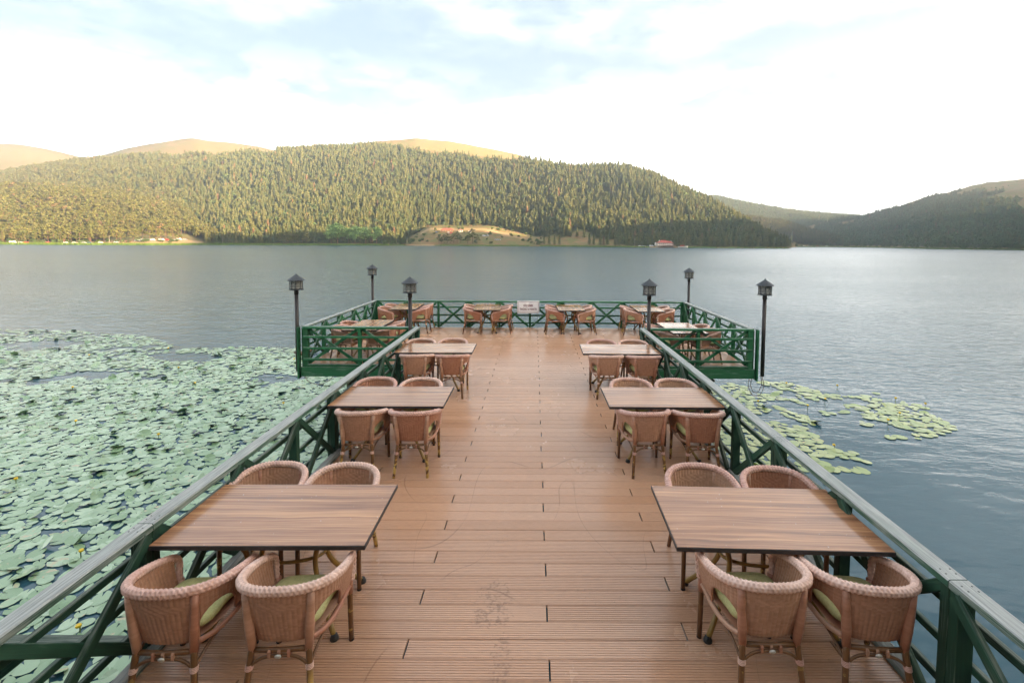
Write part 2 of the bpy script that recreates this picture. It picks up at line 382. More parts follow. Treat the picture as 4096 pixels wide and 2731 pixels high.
def m_leaf(name, a, b, rare=None, rare_p=0.0, rough=0.8):
    m = NM(name); r = m.rand(); r3 = m.math('FRACT', m.math('MULTIPLY', r, 91.7))
    c = m.mix(r, a, b)
    isl = m.node('ShaderNodeNewGeometry').outputs['Random Per Island']
    c = m.hsv(c, 0.5, 1.0, m.ramp(isl, 0, 1, 0.75, 1.25))
    if rare: c = m.mix(m.math('GREATER_THAN', r3, 1 - rare_p), c, rare)
    return m.done(c, rough, 0.15)
M['fir'] = m_leaf('fir_needles', (0.058, 0.074, 0.024), (0.112, 0.106, 0.037), (0.15, 0.085, 0.042), 0.018)
M['pine'] = m_leaf('pine_needles', (0.095, 0.105, 0.026), (0.15, 0.14, 0.042), (0.19, 0.12, 0.055), 0.02)
M['bush'] = m_leaf('bush_leaves', (0.06, 0.095, 0.03), (0.11, 0.14, 0.045))
M['oak'] = m_leaf('broadleaf_leaves', (0.075, 0.115, 0.045), (0.115, 0.15, 0.055))
M['poplar'] = m_leaf('pale_broadleaf_leaves', (0.22, 0.33, 0.10), (0.29, 0.40, 0.13))
M['reed'] = m_leaf('reed_blades', (0.12, 0.19, 0.03), (0.17, 0.23, 0.05))
M['bark'] = m_simple('reddish_bark', (0.17, 0.10, 0.065), 0.9, 0.1, 0, 0.4, 3)
def m_terrain():
    m = NM('hill_ground'); p = m.wpos()
    at = m.node('ShaderNodeAttribute', attribute_name='cover').outputs['Fac']
    n = m.noise(p, 0.02, 6, 0.65); n2 = m.noise(m.map(p, (1, 1, 3)), 0.09, 4, 0.6)
    grass = m.mix(m.ramp(n, 0.38, 0.62), (0.25, 0.145, 0.075), (0.18, 0.135, 0.06))
    grass = m.mix(m.ramp(n2, 0.42, 0.60), grass, (0.15, 0.15, 0.055))
    sand = m.mix(n, (0.46, 0.30, 0.16), (0.40, 0.27, 0.14))
    shore = m.node('ShaderNodeAttribute', attribute_name='sand').outputs['Fac']
    c = m.mix(at, grass, (0.042, 0.048, 0.020))
    c = m.mix(shore, c, sand)
    return m.done(c, 0.95, 0.1)
M['terrain'] = m_terrain()
M['back_hill'] = m_simple('wooded_hill', (0.045, 0.055, 0.02), 0.95, 0.1, 0, 0.4, 0.02)

# ================================================================== THE SETTING
random.seed(7); rng = np.random.default_rng(11)
# ------------------------------------------------------------------ lake
mb = MB(); mb.v = [(-2600, -400, WZ), (2600, -400, WZ), (2600, 1500, WZ), (-2600, 1500, WZ)]; mb.face([0, 1, 2, 3])
lake = tag(mb.build('lake', M['water']), 'wide rippled lake reflecting the pale sky', 'lake', kind='structure')

# ------------------------------------------------------------------ hills beyond the lake
def vnoise(x, y, seed=0):
    """smooth value noise on numpy arrays"""
    xi, yi = np.floor(x).astype(np.int64), np.floor(y).astype(np.int64); fx, fy = x - xi, y - yi
    fx, fy = fx * fx * (3 - 2 * fx), fy * fy * (3 - 2 * fy)
    def h(a, b):
        n = (a * 374761393 + b * 668265263 + seed * 1442695041) & 0x7fffffff
        n = ((n ^ (n >> 13)) * 1274126177) & 0x7fffffff
        return ((n ^ (n >> 16)) & 0xffff) / 65535.0
    return (h(xi, yi) * (1 - fx) + h(xi + 1, yi) * fx) * (1 - fy) + (h(xi, yi + 1) * (1 - fx) + h(xi + 1, yi + 1) * fx) * fy
# bearings are given by q = 1090*tan(bearing) + 1227, heights by the rise angle in the same units; distances in metres along the view
def prof(pts): a = np.array(pts, float); return a[:, 0], a[:, 1]
SHORE = prof([(-900, 470), (-200, 450), (0, 440), (350, 460), (480, 520), (640, 560), (880, 590), (950, 600), (1100, 585), (1230, 600), (1400, 560), (1500, 525), (1600, 520), (1810, 520), (1822, 760), (1900, 800), (2000, 720), (2150, 520), (2352, 455), (2700, 420), (3300, 400)])
HILLS = [  # name, kind, skyline, distance of the crest, distance of the foot, tree height
    ('left_lobe', 'pine', [(-900, 400), (-300, 412), (0, 420), (100, 424), (205, 433), (300, 446), (420, 474), (500, 512), (560, 560)], [(-900, 720), (560, 760)], [(-900, 500), (0, 470), (200, 478), (420, 520), (560, 560)], 10),
    ('main', 'fir', [(-900, 380), (-300, 392), (0, 396), (100, 380), (190, 366), (260, 358), (330, 352), (420, 350), (520, 347), (600, 343), (760, 334), (860, 329), (930, 332), (1000, 338), (1060, 344), (1120, 350), (1190, 359), (1280, 373), (1330, 378), (1400, 374), (1450, 379), (1500, 394), (1550, 416), (1600, 437), (1650, 459), (1700, 489), (1750, 524), (1790, 551), (1815, 568)], [(-900, 1250), (500, 1150), (1000, 1000), (1400, 900), (1650, 760), (1815, 560)], [(-900, 560), (0, 540), (420, 600), (520, 560), (640, 590), (900, 640), (950, 690), (1100, 690), (1240, 660), (1300, 600), (1500, 560), (1600, 545), (1815, 540)], 10),
    ('summit_a', 'bare', [(60, 400), (150, 385), (230, 363), (300, 343), (380, 327), (455, 320), (530, 328), (600, 340), (680, 356), (760, 380)], [(60, 1500), (760, 1500)], [(60, 900), (760, 900)], 0),
    ('summit_c', 'bare', [(700, 370), (760, 346), (830, 332), (900, 325), (960, 321), (1030, 327), (1100, 340), (1190, 357), (1250, 385), (1300, 420)], [(700, 1250), (1300, 1250)], [(700, 800), (1300, 800)], 0),
    ('far_left', 'bare', [(-900, 345), (-300, 326), (0, 330), (60, 334), (120, 345), (190, 362), (260, 385), (330, 420)], [(-900, 1750), (330, 1750)], [(-900, 1250), (330, 1250)], 0),
    ('valley', 'oak', [(1480, 450), (1640, 449), (1720, 466), (1800, 480), (1880, 489), (1950, 493), (2020, 502), (2100, 525)], [(1480, 1500), (2100, 1500)], [(1480, 950), (2100, 950)], 6),
    ('valley_spur', 'pine', [(1560, 505), (1640, 494), (1720, 497), (1800, 508), (1870, 530), (1930, 553), (1960, 563)], [(1560, 1050), (1960, 900)], [(1560, 850), (1960, 830)], 7),
    ('right', 'oak', [(1780, 555), (1840, 520), (1900, 501), (1950, 493), (2000, 488), (2060, 468), (2120, 446), (2180, 434), (2220, 421), (2260, 413), (2352, 404), (2450, 402), (2600, 415), (2800, 430), (3300, 440)], [(1780, 1300), (2000, 1150), (2352, 900), (3300, 760)], [(1780, 900), (2000, 780), (2150, 560), (2352, 490), (2700, 450), (3300, 430)], 6),
]
def horizon(q): return 557 + (q - 1227) * 0.0058
def terrain(q, D):
    """ground height, index of the hill that makes it, slope fraction t on that hill"""
    q, D = np.broadcast_arrays(np.asarray(q, float), np.asarray(D, float))
    S = np.interp(q, *SHORE); X = D * (q - 1227) / 1090
    best = np.where(D > S, WZ + 0.5 + np.minimum((D - S) * 0.035, 6), WZ - 2.5 + 0 * D); idx = np.full(q.shape, -1); tt = np.zeros(q.shape)
    mead = lambda a, b, c, d: np.clip((q - a) / (b - a), 0, 1) * np.clip((d - q) / (d - c), 0, 1)
    best = best + np.where(D > S, np.clip((D - S - 3) / 85, 0, 1) * (24 * mead(925, 985, 1130, 1290) + 9 * mead(1230, 1290, 1380, 1450)) + np.clip((D - S - 20) / 60, 0, 1) * 9 * mead(180, 330, 430, 500), 0)
    rel = vnoise(X / 95, D / 95, 3) + 0.5 * vnoise(X / 40, D / 40, 4) - 0.75
    for i, (nm, kind, sky_, crest, foot, th) in enumerate(HILLS):
        sx, sy = prof(sky_); Rr = np.interp(q, *prof(crest)); Ff = np.maximum(np.interp(q, *prof(foot)), S + 8)
        zc = EYE + Rr * (horizon(q) - np.interp(q, sx, sy)) / 1090 - th
        inside = (q >= sx[0]) & (q <= sx[-1])
        t = (D - Ff) / np.maximum(Rr - Ff, 20)
        tc = np.clip(t, 0, 1)
        pr = 0.62 * tc ** 1.15 + 0.38 * (3 * tc ** 2 - 2 * tc ** 3)
        back = np.clip(1 - np.clip(t - 1, 0, 9) ** 2 * 1.3, -1, 1)
        z = WZ + 1 + (zc - WZ - 1) * np.where(t <= 1, pr, back) + rel * 16 * np.clip(tc * (1 - tc) * 4, 0, 1) * (kind != 'bare')
        z = np.where(inside & (t > 0), z, -50)
        up = z > best
        best = np.where(up, z, best); idx = np.where(up, i, idx); tt = np.where(up, t, tt)
    return best, idx, tt
KIND = [h[1] for h in HILLS]
def cover(q, D, idx, t):
    """0 open ground .. 1 closed wood"""
    X = D * (q - 1227) / 1090; S = np.interp(q, *SHORE)
    n = vnoise(X / 60, D / 60, 9) * 0.6 + vnoise(X / 22, D / 22, 10) * 0.4
    c = np.zeros(q.shape)
    for i, k in enumerate(KIND):
        c = np.where(idx == i, 0.0 if k == 'bare' else 1.0, c)
    # open summit pastures of the hill on the right, with woods creeping up in tongues
    ri = [h[0] for h in HILLS].index('right')
    c = np.where((idx == ri) & (t > 0.80 - 0.25 * np.clip((q - 2100) / 250, 0, 1) + (n - 0.5) * 0.9), 0.0, c)
    # pasture reaching down between the tree tops on the crest of the main hill
    mi = [h[0] for h in HILLS].index('main')
    c = np.where((idx == mi) & (t > 0.93 + (n - 0.5) * 0.3) & (q > 250) & (q < 640), 0.0, c)
    c = np.where((idx == mi) & (t > 0.95 + (n - 0.5) * 0.2) & (q > 900) & (q < 1190), 0.0, c)
    # shore meadow in the middle, and the strip of open shore on the left
    c = np.where((q > 945) & (q < 1250) & (D < 705 + (n - 0.5) * 60 - np.abs(q - 1080) * 0.18), 0.0, c)
    c = np.where((q > 1235) & (q < 1420) & (D < S + 62 + (n - 0.5) * 80), 0.0, c)
    c = np.where((q < 470) & (D < S + 34 + 30 * np.clip((q - 200) / 120, 0, 1)), 0.0, c)
    return c
qs = np.arange(-900, 3301, 10.0)
es = np.concatenate([[-8, -0.5, 0.5, 3], np.arange(8, 200, 8), np.arange(200, 700, 14), np.arange(700, 1500, 50), np.arange(1500, 2401, 150)])
Q, E_ = np.meshgrid(qs, es, indexing='ij'); D_ = np.interp(Q, *SHORE) + E_
Z_, I_, T_ = terrain(Q, D_); Z_ = np.where(E_ < 0, WZ - 2, Z_)
X_ = D_ * (Q - 1227) / 1090
nq, ne = Q.shape
co = np.stack([X_, D_, Z_], -1).reshape(-1, 3)
ii = (np.arange(nq - 1)[:, None] * ne + np.arange(ne - 1)[None, :]).reshape(-1)
quads = np.stack([ii, ii + ne, ii + ne + 1, ii + 1], -1)
me = bpy.data.meshes.new('terrain'); me.from_pydata(co.tolist(), [], quads.tolist()); me.update()
cv = cover(Q, D_, I_, T_); at = me.attributes.new('cover', 'FLOAT', 'POINT'); at.data.foreach_set('value', cv.reshape(-1).astype(np.float32))
sn = ((E_ < 5) & ((Q > 1235) | ((Q > 930) & (Q < 1000)))) * 0.8
bluff = (np.abs(D_ - 660 + (Q - 1090) * 0.10) < 6) & (Q > 960) & (Q < 1210)      # the track across the meadow
track = (E_ > 15) & (E_ < 46) & (Q < 470) & (Q > -200)
sn = np.maximum(sn, (bluff | track) * 0.9); at = me.attributes.new('sand', 'FLOAT', 'POINT'); at.data.foreach_set('value', sn.reshape(-1).astype(np.float32))
me.materials.append(M['terrain']); me.polygons.foreach_set('use_smooth', [True] * len(quads))
tag(link('terrain', me), 'wooded hills with open grassy summits across the lake', 'hills', kind='structure')
# the ridge that goes on round the lake to the right and behind the pier and keeps the evening sun off it
mb = MB(); rows = []
for a in range(50, 236, 4):
    aa = R_(a); k = 1.0 if a < 200 else max(0.0, 1 - (a - 200) / 36)
    pk = (float(np.interp(a, [50, 60, 66, 68, 76, 90, 96, 100, 110, 140, 240], [95, 105, 122, 136, 168, 178, 163, 148, 150, 152, 150])) + 4 * math.sin(a * 0.57)) * k
    rows.append([(math.sin(aa) * r, math.cos(aa) * r, z) for r, z in ((150, WZ - 2), (190, WZ + 3), (330, pk * .35), (480, pk * .78), (600, pk), (760, pk * .9), (1100, pk * .5), (1500, WZ))])
mb.grid(rows); tag(mb.build('hill', M['back_hill'], smooth=True), 'wooded ridge curving round behind the pier', 'hill', kind='structure')

# ------------------------------------------------------------------ trees
def crown_fir(tiers, pts, rad, seed, h=1.0):
    """unit-height fir crown: drooping, ragged tiers"""
    rs = random.Random(seed); mb = MB()
    for k in range(tiers):
        f = k / tiers; zt = 0.10 + 0.90 * (1 - (1 - f) ** 1.0) + 0.90 * 1.25 / tiers; zt = min(zt, 1.0); zb = 0.10 + 0.88 * f
        r = rad * (1 - f) ** 0.62 * rs.uniform(0.85, 1.1) + 0.006
        a0 = rs.uniform(0, 6.28); ox, oy = rs.uniform(-.012, .012), rs.uniform(-.012, .012)
        c = mb.ring([(ox * .3, oy * .3, zt)])[0]; ring = []
        for i in range(pts * 2):
            a = a0 + math.pi * i / pts + rs.uniform(-.12, .12)
            rr = r * (rs.uniform(0.85, 1.2) if i % 2 == 0 else rs.uniform(0.45, 0.68)); z = zb - (0.035 if i % 2 == 0 else -0.012) * rs.uniform(.4, 1.3)
            ring.append((ox + math.cos(a) * rr, oy + math.sin(a) * rr, z))
        ids = mb.ring(ring)
        for i in range(pts * 2): mb.face([c, ids[i], ids[(i + 1) % (pts * 2)]], [(0, 0), (0, 1), (1, 1)])
    return mb
def leafball(mb, c, r, n, leaf, rs, flat=1.0, shell=0.55):
    """leaf-sized faces through the volume of a clump"""
    for _ in range(n):
        d = Vector((rs.gauss(0, 1), rs.gauss(0, 1), rs.gauss(0, 1))).normalized() * r * rs.uniform(shell, 1.05)
        p = Vector(c) + Vector((d.x, d.y, d.z * flat))
        nrm = (d.normalized() + Vector((rs.gauss(0, .5), rs.gauss(0, .5), rs.gauss(0, .5) + .35))).normalized()
        x = nrm.orthogonal().normalized(); y = nrm.cross(x); an = rs.uniform(0, 6.28); s = leaf * rs.uniform(.6, 1.3)
        x, y = x * math.cos(an) + y * math.sin(an), y * math.cos(an) - x * math.sin(an)
        ids = mb.ring([p + x * s, p + y * s * .7, p - x * s, p - y * s * .7]); mb.face(ids, [(0, 0), (0, 1), (1, 1), (1, 0)])
def crown_pine(seed, clumps, n, leaf):
    rs = random.Random(seed); mb = MB()
    for k in range(clumps):
        f = (k + .5) / clumps; z = 0.34 + 0.62 * f; rr = 0.17 * (1 - f) ** 0.6 + 0.03; a = rs.uniform(0, 6.28)
        leafball(mb, (math.cos(a) * rr, math.sin(a) * rr, z + rs.uniform(-.03, .03)), rs.uniform(.10, .15) * (1.1 - .4 * f), n, leaf, rs, 0.45, 0.3)
    return mb
def crown_leafy(seed, clumps, n, leaf, zc=0.60, rx=0.26, rz=0.34, cl=0.16):
    rs = random.Random(seed); mb = MB()
    for k in range(clumps):
        d = Vector((rs.gauss(0, 1), rs.gauss(0, 1), rs.gauss(0, 1))).normalized() * rs.uniform(.35, 1.0)
        leafball(mb, (d.x * rx, d.y * rx, zc + d.z * rz), rs.uniform(.7, 1.15) * cl, n, leaf, rs, .85, .5)
    return mb
def trunk_mesh(seed, h, r, bend=.02, limbs=0):
    rs = random.Random(seed); mb = MB()
    pts = [(0, 0, -0.03)] + [(rs.uniform(-bend, bend), rs.uniform(-bend, bend), h * k / 5) for k in range(1, 6)]
    mb.tube(pts, [r * (1.15 - 0.95 * k / 5) for k in range(6)], 6)
    for k in range(limbs):
        a = rs.uniform(0, 6.28); z = rs.uniform(.35, .75) * h; l = rs.uniform(.12, .2)
        mb.tube([(0, 0, z), (math.cos(a) * l * .5, math.sin(a) * l * .5, z + l * .5), (math.cos(a) * l, math.sin(a) * l, z + l * 1.1)], [r * .45, r * .3, r * .1], 4)
    return mb.mesh('trunk', M['bark'])

# far wood: prototypes that live only in the wood's own collection
PROTO = bpy.data.collections.new('wood_prototypes')
def proto(mb, mat, trunk=None):
    if trunk:
        mb.mi = 1; mb.tube([(0, 0, -.05), (0, 0, trunk)], [.013, .007], 5)
    o = bpy.data.objects.new('p%02d' % len(PROTO.objects), mb.mesh('wood_tree', [mat, M['bark']])); PROTO.objects.link(o); return len(PROTO.objects) - 1
FIRS = [proto(crown_fir(8, 6, r, 20 + i), M['fir'], .3) for i, r in enumerate((.22, .26, .29, .20))]
PINES = [proto(crown_pine(40 + i, 8, 13, .055), M['pine'], .95) for i in range(3)]
OAKS = [proto(crown_leafy(50 + i, 9, 15, .075, .55, .28, .32, .2), M['oak'], .6) for i in range(3)]
def sample_wood(n, qlo, qhi):
    q = rng.uniform(qlo, qhi, n); S = np.interp(q, *SHORE)
    d2 = rng.uniform(0, 1, n); D = np.sqrt((S + 6) ** 2 + d2 * (1650.0 ** 2 - (S + 6) ** 2))
    z, idx, t = terrain(q, D)
    keep = (idx >= 0) & (t < 1.12) & (rng.uniform(0, 1, n) < cover(q, D, idx, t))
    return q[keep], D[keep], z[keep], idx[keep], t[keep]
q, D, z, idx, t = sample_wood(175000, -260, 2560)
X = D * (q - 1227) / 1090
# scatter of lone trees and scrub on the open slopes
q2 = rng.uniform(150, 2500, 9000); S2 = np.interp(q2, *SHORE); D2 = S2 + rng.uniform(8, 1000, 9000); z2, i2, t2 = terrain(q2, D2); X2 = D2 * (q2 - 1227) / 1090
open_ = (cover(q2, D2, i2, t2) < .5) & (t2 < 1.02) & (vnoise(X2 / 18, D2 / 18, 31) > .80) & (D2 > S2 + 60) & (q2 > 1900)
q, D, z, idx, X, t = [np.concatenate([a, b[open_]]) for a, b in ((q, q2), (D, D2), (z, z2), (idx, i2), (X, X2), (t, t2))]
isopen = np.concatenate([np.zeros(len(t) - open_.sum(), bool), np.ones(open_.sum(), bool)])
kinds = np.array([{'fir': 0, 'pine': 1, 'oak': 2, 'bare': 2}[KIND[i]] if i >= 0 else 2 for i in idx])
u = rng.uniform(0, 1, len(q)); left = np.clip((520 - q) / 300, 0, 1)
kinds = np.where((kinds == 0) & (u < left * .65), 1, kinds)                 # pines take over towards the left shore
kinds = np.where((kinds == 0) & (u > .87), 2, kinds); kinds = np.where((kinds == 2) & (u < .30) & ~isopen, 0, kinds)
pick = rng.uniform(0, 1, len(q))
pidx = np.where(kinds == 0, np.array(FIRS)[(pick * 4).astype(int) % 4], np.where(kinds == 1, np.array(PINES)[(pick * 3).astype(int) % 3], np.array(OAKS)[(pick * 3).astype(int) % 3]))
hgt = np.where(kinds == 0, rng.normal(10.6, 2.3, len(q)), np.where(kinds == 1, rng.normal(11.5, 1.8, len(q)), rng.normal(8.0, 1.5, len(q)))).clip(4, 18)
hgt = np.where(isopen, rng.uniform(2, 5, len(q)), hgt); hgt = np.where((q > 1450), hgt * .86, hgt)
wid = hgt * rng.uniform(.85, 1.2, len(q)) * np.where(kinds == 1, 1.15, np.where(kinds == 2, 1.2, 1.0))
def wood_object(name, sel, label):
    n = int(sel.sum()); me = bpy.data.meshes.new(name)
    me.from_pydata(np.stack([X[sel], D[sel], z[sel] - .3], -1).tolist(), [], [])
    a = me.attributes.new('pick', 'INT', 'POINT'); a.data.foreach_set('value', pidx[sel].astype(np.int32))
    a = me.attributes.new('turn', 'FLOAT_VECTOR', 'POINT'); tv = np.zeros((n, 3), np.float32); tv[:, 2] = rng.uniform(0, 6.28, n); tv[:, :2] = rng.normal(0, .03, (n, 2)); a.data.foreach_set('vector', tv.reshape(-1))
    a = me.attributes.new('size', 'FLOAT_VECTOR', 'POINT'); a.data.foreach_set('vector', np.stack([wid[sel], wid[sel], hgt[sel]], -1).astype(np.float32).reshape(-1))
    o = link(name, me); g = bpy.data.node_groups.new(name, 'GeometryNodeTree')
    g.interface.new_socket('Geometry', in_out='INPUT', socket_type='NodeSocketGeometry'); g.interface.new_socket('Geometry', in_out='OUTPUT', socket_type='NodeSocketGeometry')
    N, L = g.nodes, g.links; gi, go = N.new('NodeGroupInput'), N.new('NodeGroupOutput')
    ip = N.new('GeometryNodeInstanceOnPoints'); ci = N.new('GeometryNodeCollectionInfo')
    ci.inputs['Collection'].default_value = PROTO; ci.inputs['Separate Children'].default_value = True; ci.inputs['Reset Children'].default_value = True
    def attr(nm, ty):
        x = N.new('GeometryNodeInputNamedAttribute'); x.data_type = ty; x.inputs[0].default_value = nm; return x.outputs[0]
    mp = N.new('GeometryNodeMeshToPoints'); L.new(gi.outputs[0], mp.inputs['Mesh']); L.new(mp.outputs[0], ip.inputs['Points'])
    L.new(ci.outputs[0], ip.inputs['Instance']); ip.inputs['Pick Instance'].default_value = True
    L.new(attr('pick', 'INT'), ip.inputs['Instance Index'])
    e2r = N.new('FunctionNodeEulerToRotation'); L.new(attr('turn', 'FLOAT_VECTOR'), e2r.inputs[0]); L.new(e2r.outputs[0], ip.inputs['Rotation'])
    L.new(attr('size', 'FLOAT_VECTOR'), ip.inputs['Scale']); L.new(ip.outputs[0], go.inputs[0])
    o.modifiers.new('wood', 'NODES').node_group = g
    return tag(o, label, 'forest', kind='stuff')
wood_object('forest', q < 1822.0, 'dense conifer forest covering the large hill across the lake')
wood_object('forest', q >= 1822.0, 'hazy mixed woodland on the shaded hills at the far end of the lake')

# ================================================================== THE PIER
XL, XR = -2.47, 2.335            # edges of the walkway boards
HL, HR = -5.10, 4.84             # edges of the T-shaped head
YH, YF = 10.40, 15.16            # front and far edge of the head
Y0 = 1.10                        # the boards start below the camera, out of the picture
PITCH = 0.1554
deck = thing('deck', 'ribbed brown composite deck of the T-shaped pier', 'deck'); deck['kind'] = 'structure'
def plank_mesh():
    """one metre of ribbed board: eight grooves across its width, long axis x"""
    mb = MB(); w = PITCH - 0.005; g = 8; p = w / g; gw, gd = 0.0048, 0.0042
    prof_ = [(-w / 2, -0.022), (-w / 2, -0.002), (-w / 2 + 0.002, 0.0)]
    for k in range(g):
        c = -w / 2 + p * (k + .5); prof_ += [(c - gw / 2, 0.0), (c - gw / 2 + .0008, -gd), (c + gw / 2 - .0008, -gd), (c + gw / 2, 0.0)]
    prof_ += [(w / 2 - 0.002, 0.0), (w / 2, -0.002), (w / 2, -0.022)]
    a = mb.ring([(0, y, z) for y, z in prof_]); b = mb.ring([(1, y, z) for y, z in prof_])
    for i in range(len(prof_) - 1): mb.face([a[i], b[i], b[i + 1], a[i + 1]])
    mb.face(a); mb.face(list(reversed(b)))
    return mb.mesh('plank', M['plank'])
PL = plank_mesh()
rows_ = int((YF - Y0) / PITCH); JC = {0: 0.11, 1: -0.845, 2: 1.075}; STEP = 2.9
# rows counted so that the butt joints fall as they do in the aisle
for k in range(rows_):
    y = Y0 + (k + .5) * PITCH
    xa, xb = (HL, HR) if y > YH - .02 else (XL, XR)
    j0 = JC[(k + 1) % 3]; cuts = [xa]
    n = math.ceil((xa - j0) / STEP)
    while j0 + n * STEP < xb:
        c = j0 + n * STEP
        if c > xa + .15 and c < xb - .15: cuts.append(c + rnd(-.006, .006))
        n += 1
    cuts.append(xb)
    for a, b in zip(cuts[:-1], cuts[1:]):
        g = .006
        link('plank', PL, deck, (a + (g if a > xa else 0), y + rnd(-.0006, .0006), rnd(-.0009, .0009)), (0, rnd(-.0005, .0005), 0), (b - a - (g if a > xa else 0) - (g if b < xb else 0), 1, 1))
def part_beam(name, p0, p1, w, h, mat, parent, up=(0, 0, 1), ch=.006):
    mb = MB(); mb.beam(p0, p1, w, h, up, ch); return mb.build(name, mat, parent)
for x in [XL + .07 + i * (XR - XL - .14) / 5 for i in range(6)]: part_beam('joist', (x, Y0 - .6, -.10), (x, YF - .06, -.10), .07, .14, M['green_dark'], deck)
for x in [HL + .07 + i * .84 for i in range(4)] + [HR - .07 - i * .80 for i in range(4)]: part_beam('joist', (x, YH + .06, -.10), (x, YF - .06, -.10), .07, .14, M['green_dark'], deck)
for y in [Y0 + .2 + i * 1.6 for i in range(9)]: part_beam('cross_beam', (XL - .02, y, -.26), (XR + .02, y, -.26), .14, .16, M['green_dark'], deck)
for y in (YH + .5, YH + 2.3, YF - .6): part_beam('cross_beam', (HL + .03, y, -.262), (HR - .03, y, -.262), .14, .16, M['green_dark'], deck)
# kerb timbers along the walkway, fascia boards round the head
part_beam('kerb', (XL - .052, .4, .012), (XL - .052, YH - .05, .012), .098, .075, M['kerb'], deck, ch=.018)
part_beam('kerb', (XR + .052, .4, .012), (XR + .052, YH - .05, .012), .098, .075, M['kerb'], deck, ch=.018)
part_beam('fascia', (HL - .04, YH - .03, -.155), (XL - .11, YH - .03, -.155), .045, .21, M['green'], deck)
part_beam('fascia', (XR + .11, YH - .03, -.155), (HR + .04, YH - .03, -.155), .045, .21, M['green'], deck)
part_beam('kerb', (HL + .1, YH - .01, -.018), (XL - .11, YH - .01, -.018), .075, .055, M['green'], deck)
part_beam('kerb', (XR + .11, YH - .01, -.018), (HR - .1, YH - .01, -.018), .075, .055, M['green'], deck)
part_beam('fascia', (HL - .04, YH + .0, -.155), (HL - .04, YF + .04, -.155), .045, .21, M['green'], deck)
part_beam('fascia', (HR + .04, YH + .0, -.155), (HR + .04, YF + .04, -.155), .045, .21, M['green'], deck)
part_beam('fascia', (HL - .02, YF + .03, -.155), (HR + .02, YF + .03, -.155), .045, .21, M['green'], deck)
part_beam('fascia', (XL - .085, .4, -.135), (XL - .085, YH - .06, -.135), .04, .19, M['green_dark'], deck)
part_beam('fascia', (XR + .085, .4, -.135), (XR + .085, YH - .06, -.135), .04, .19, M['green_dark'], deck)
part_beam('outrigger', (XL - .11, 3.03, .02), (XL - 2.3, 3.03, .03), .085, .075, M['green_dark'], deck)
part_beam('outrigger', (XL - .98, 3.16, -.06), (XL - 1.02, .3, -.06), .085, .075, M['green_dark'], deck)
part_beam('outrigger', (XL - 1.75, 3.16, -.06), (XL - 1.75, .3, -.06), .085, .075, M['green_dark'], deck)

# ------------------------------------------------------------------ log cribs and piles that carry the pier
def crib(cx, cy, w, d, label, strut):
    t = thing('timber_crib', label, 'pier support', (cx, cy, WZ - .4), group='log cribs under the pier')
    n = int((-.36 - WZ + .4) / .155)
    for k in range(n):
        z = .08 + k * .155
        if k % 2: 
            for yy in (-d / 2, 0, d / 2): part_beam('log', (-w / 2 - .1 - rnd(0, .06), yy, z), (w / 2 + .1 + rnd(0, .06), yy, z), .14, .135, M['crib'], t, ch=.02)
        else:
            for xx in (-w / 2, w / 2): part_beam('log', (xx, -d / 2 - .1 - rnd(0, .06), z), (xx, d / 2 + .1 + rnd(0, .06), z), .14, .135, M['crib'], t, ch=.02)
    s = strut; part_beam('strut', (s * (w / 2 + .10), -d / 2 - .15, n * .155 + .0), (s * (w / 2 - .52), -d / 2 - .15, n * .155 - 1.15), .09, .06, M['crib'], t)
crib(-3.62, YH + .95, 1.15, 1.1, 'dark log crib under the wing of the pier on the lily-pad side', -1)
crib(3.42, YH + .95, 1.15, 1.1, 'dark log crib under the wing of the pier on the open-water side', 1)
def pile(x, y, label):
    mb = MB(); mb.tube([(0, 0, WZ - 1.5), (0, 0, -.34)], .11, 12); o = mb.build('pile', M['crib'], None, True, loc=(x, y, 0)); tag(o, label, 'pile', 'round piles under the pier')
for y in (4.0, 7.2):
    for s, x in (('lily-pad', XL + .15), ('open-water', XR - .15)):
        pile(x, y, 'round wooden pile under the walkway on the %s side, %s row' % (s, 'first' if y < 5 else 'second'))
for s, x in (('lily-pad', HL + .4), ('open-water', HR - .4)): pile(x, YF - .6, 'round wooden pile under the far corner of the pier on the %s side' % s)

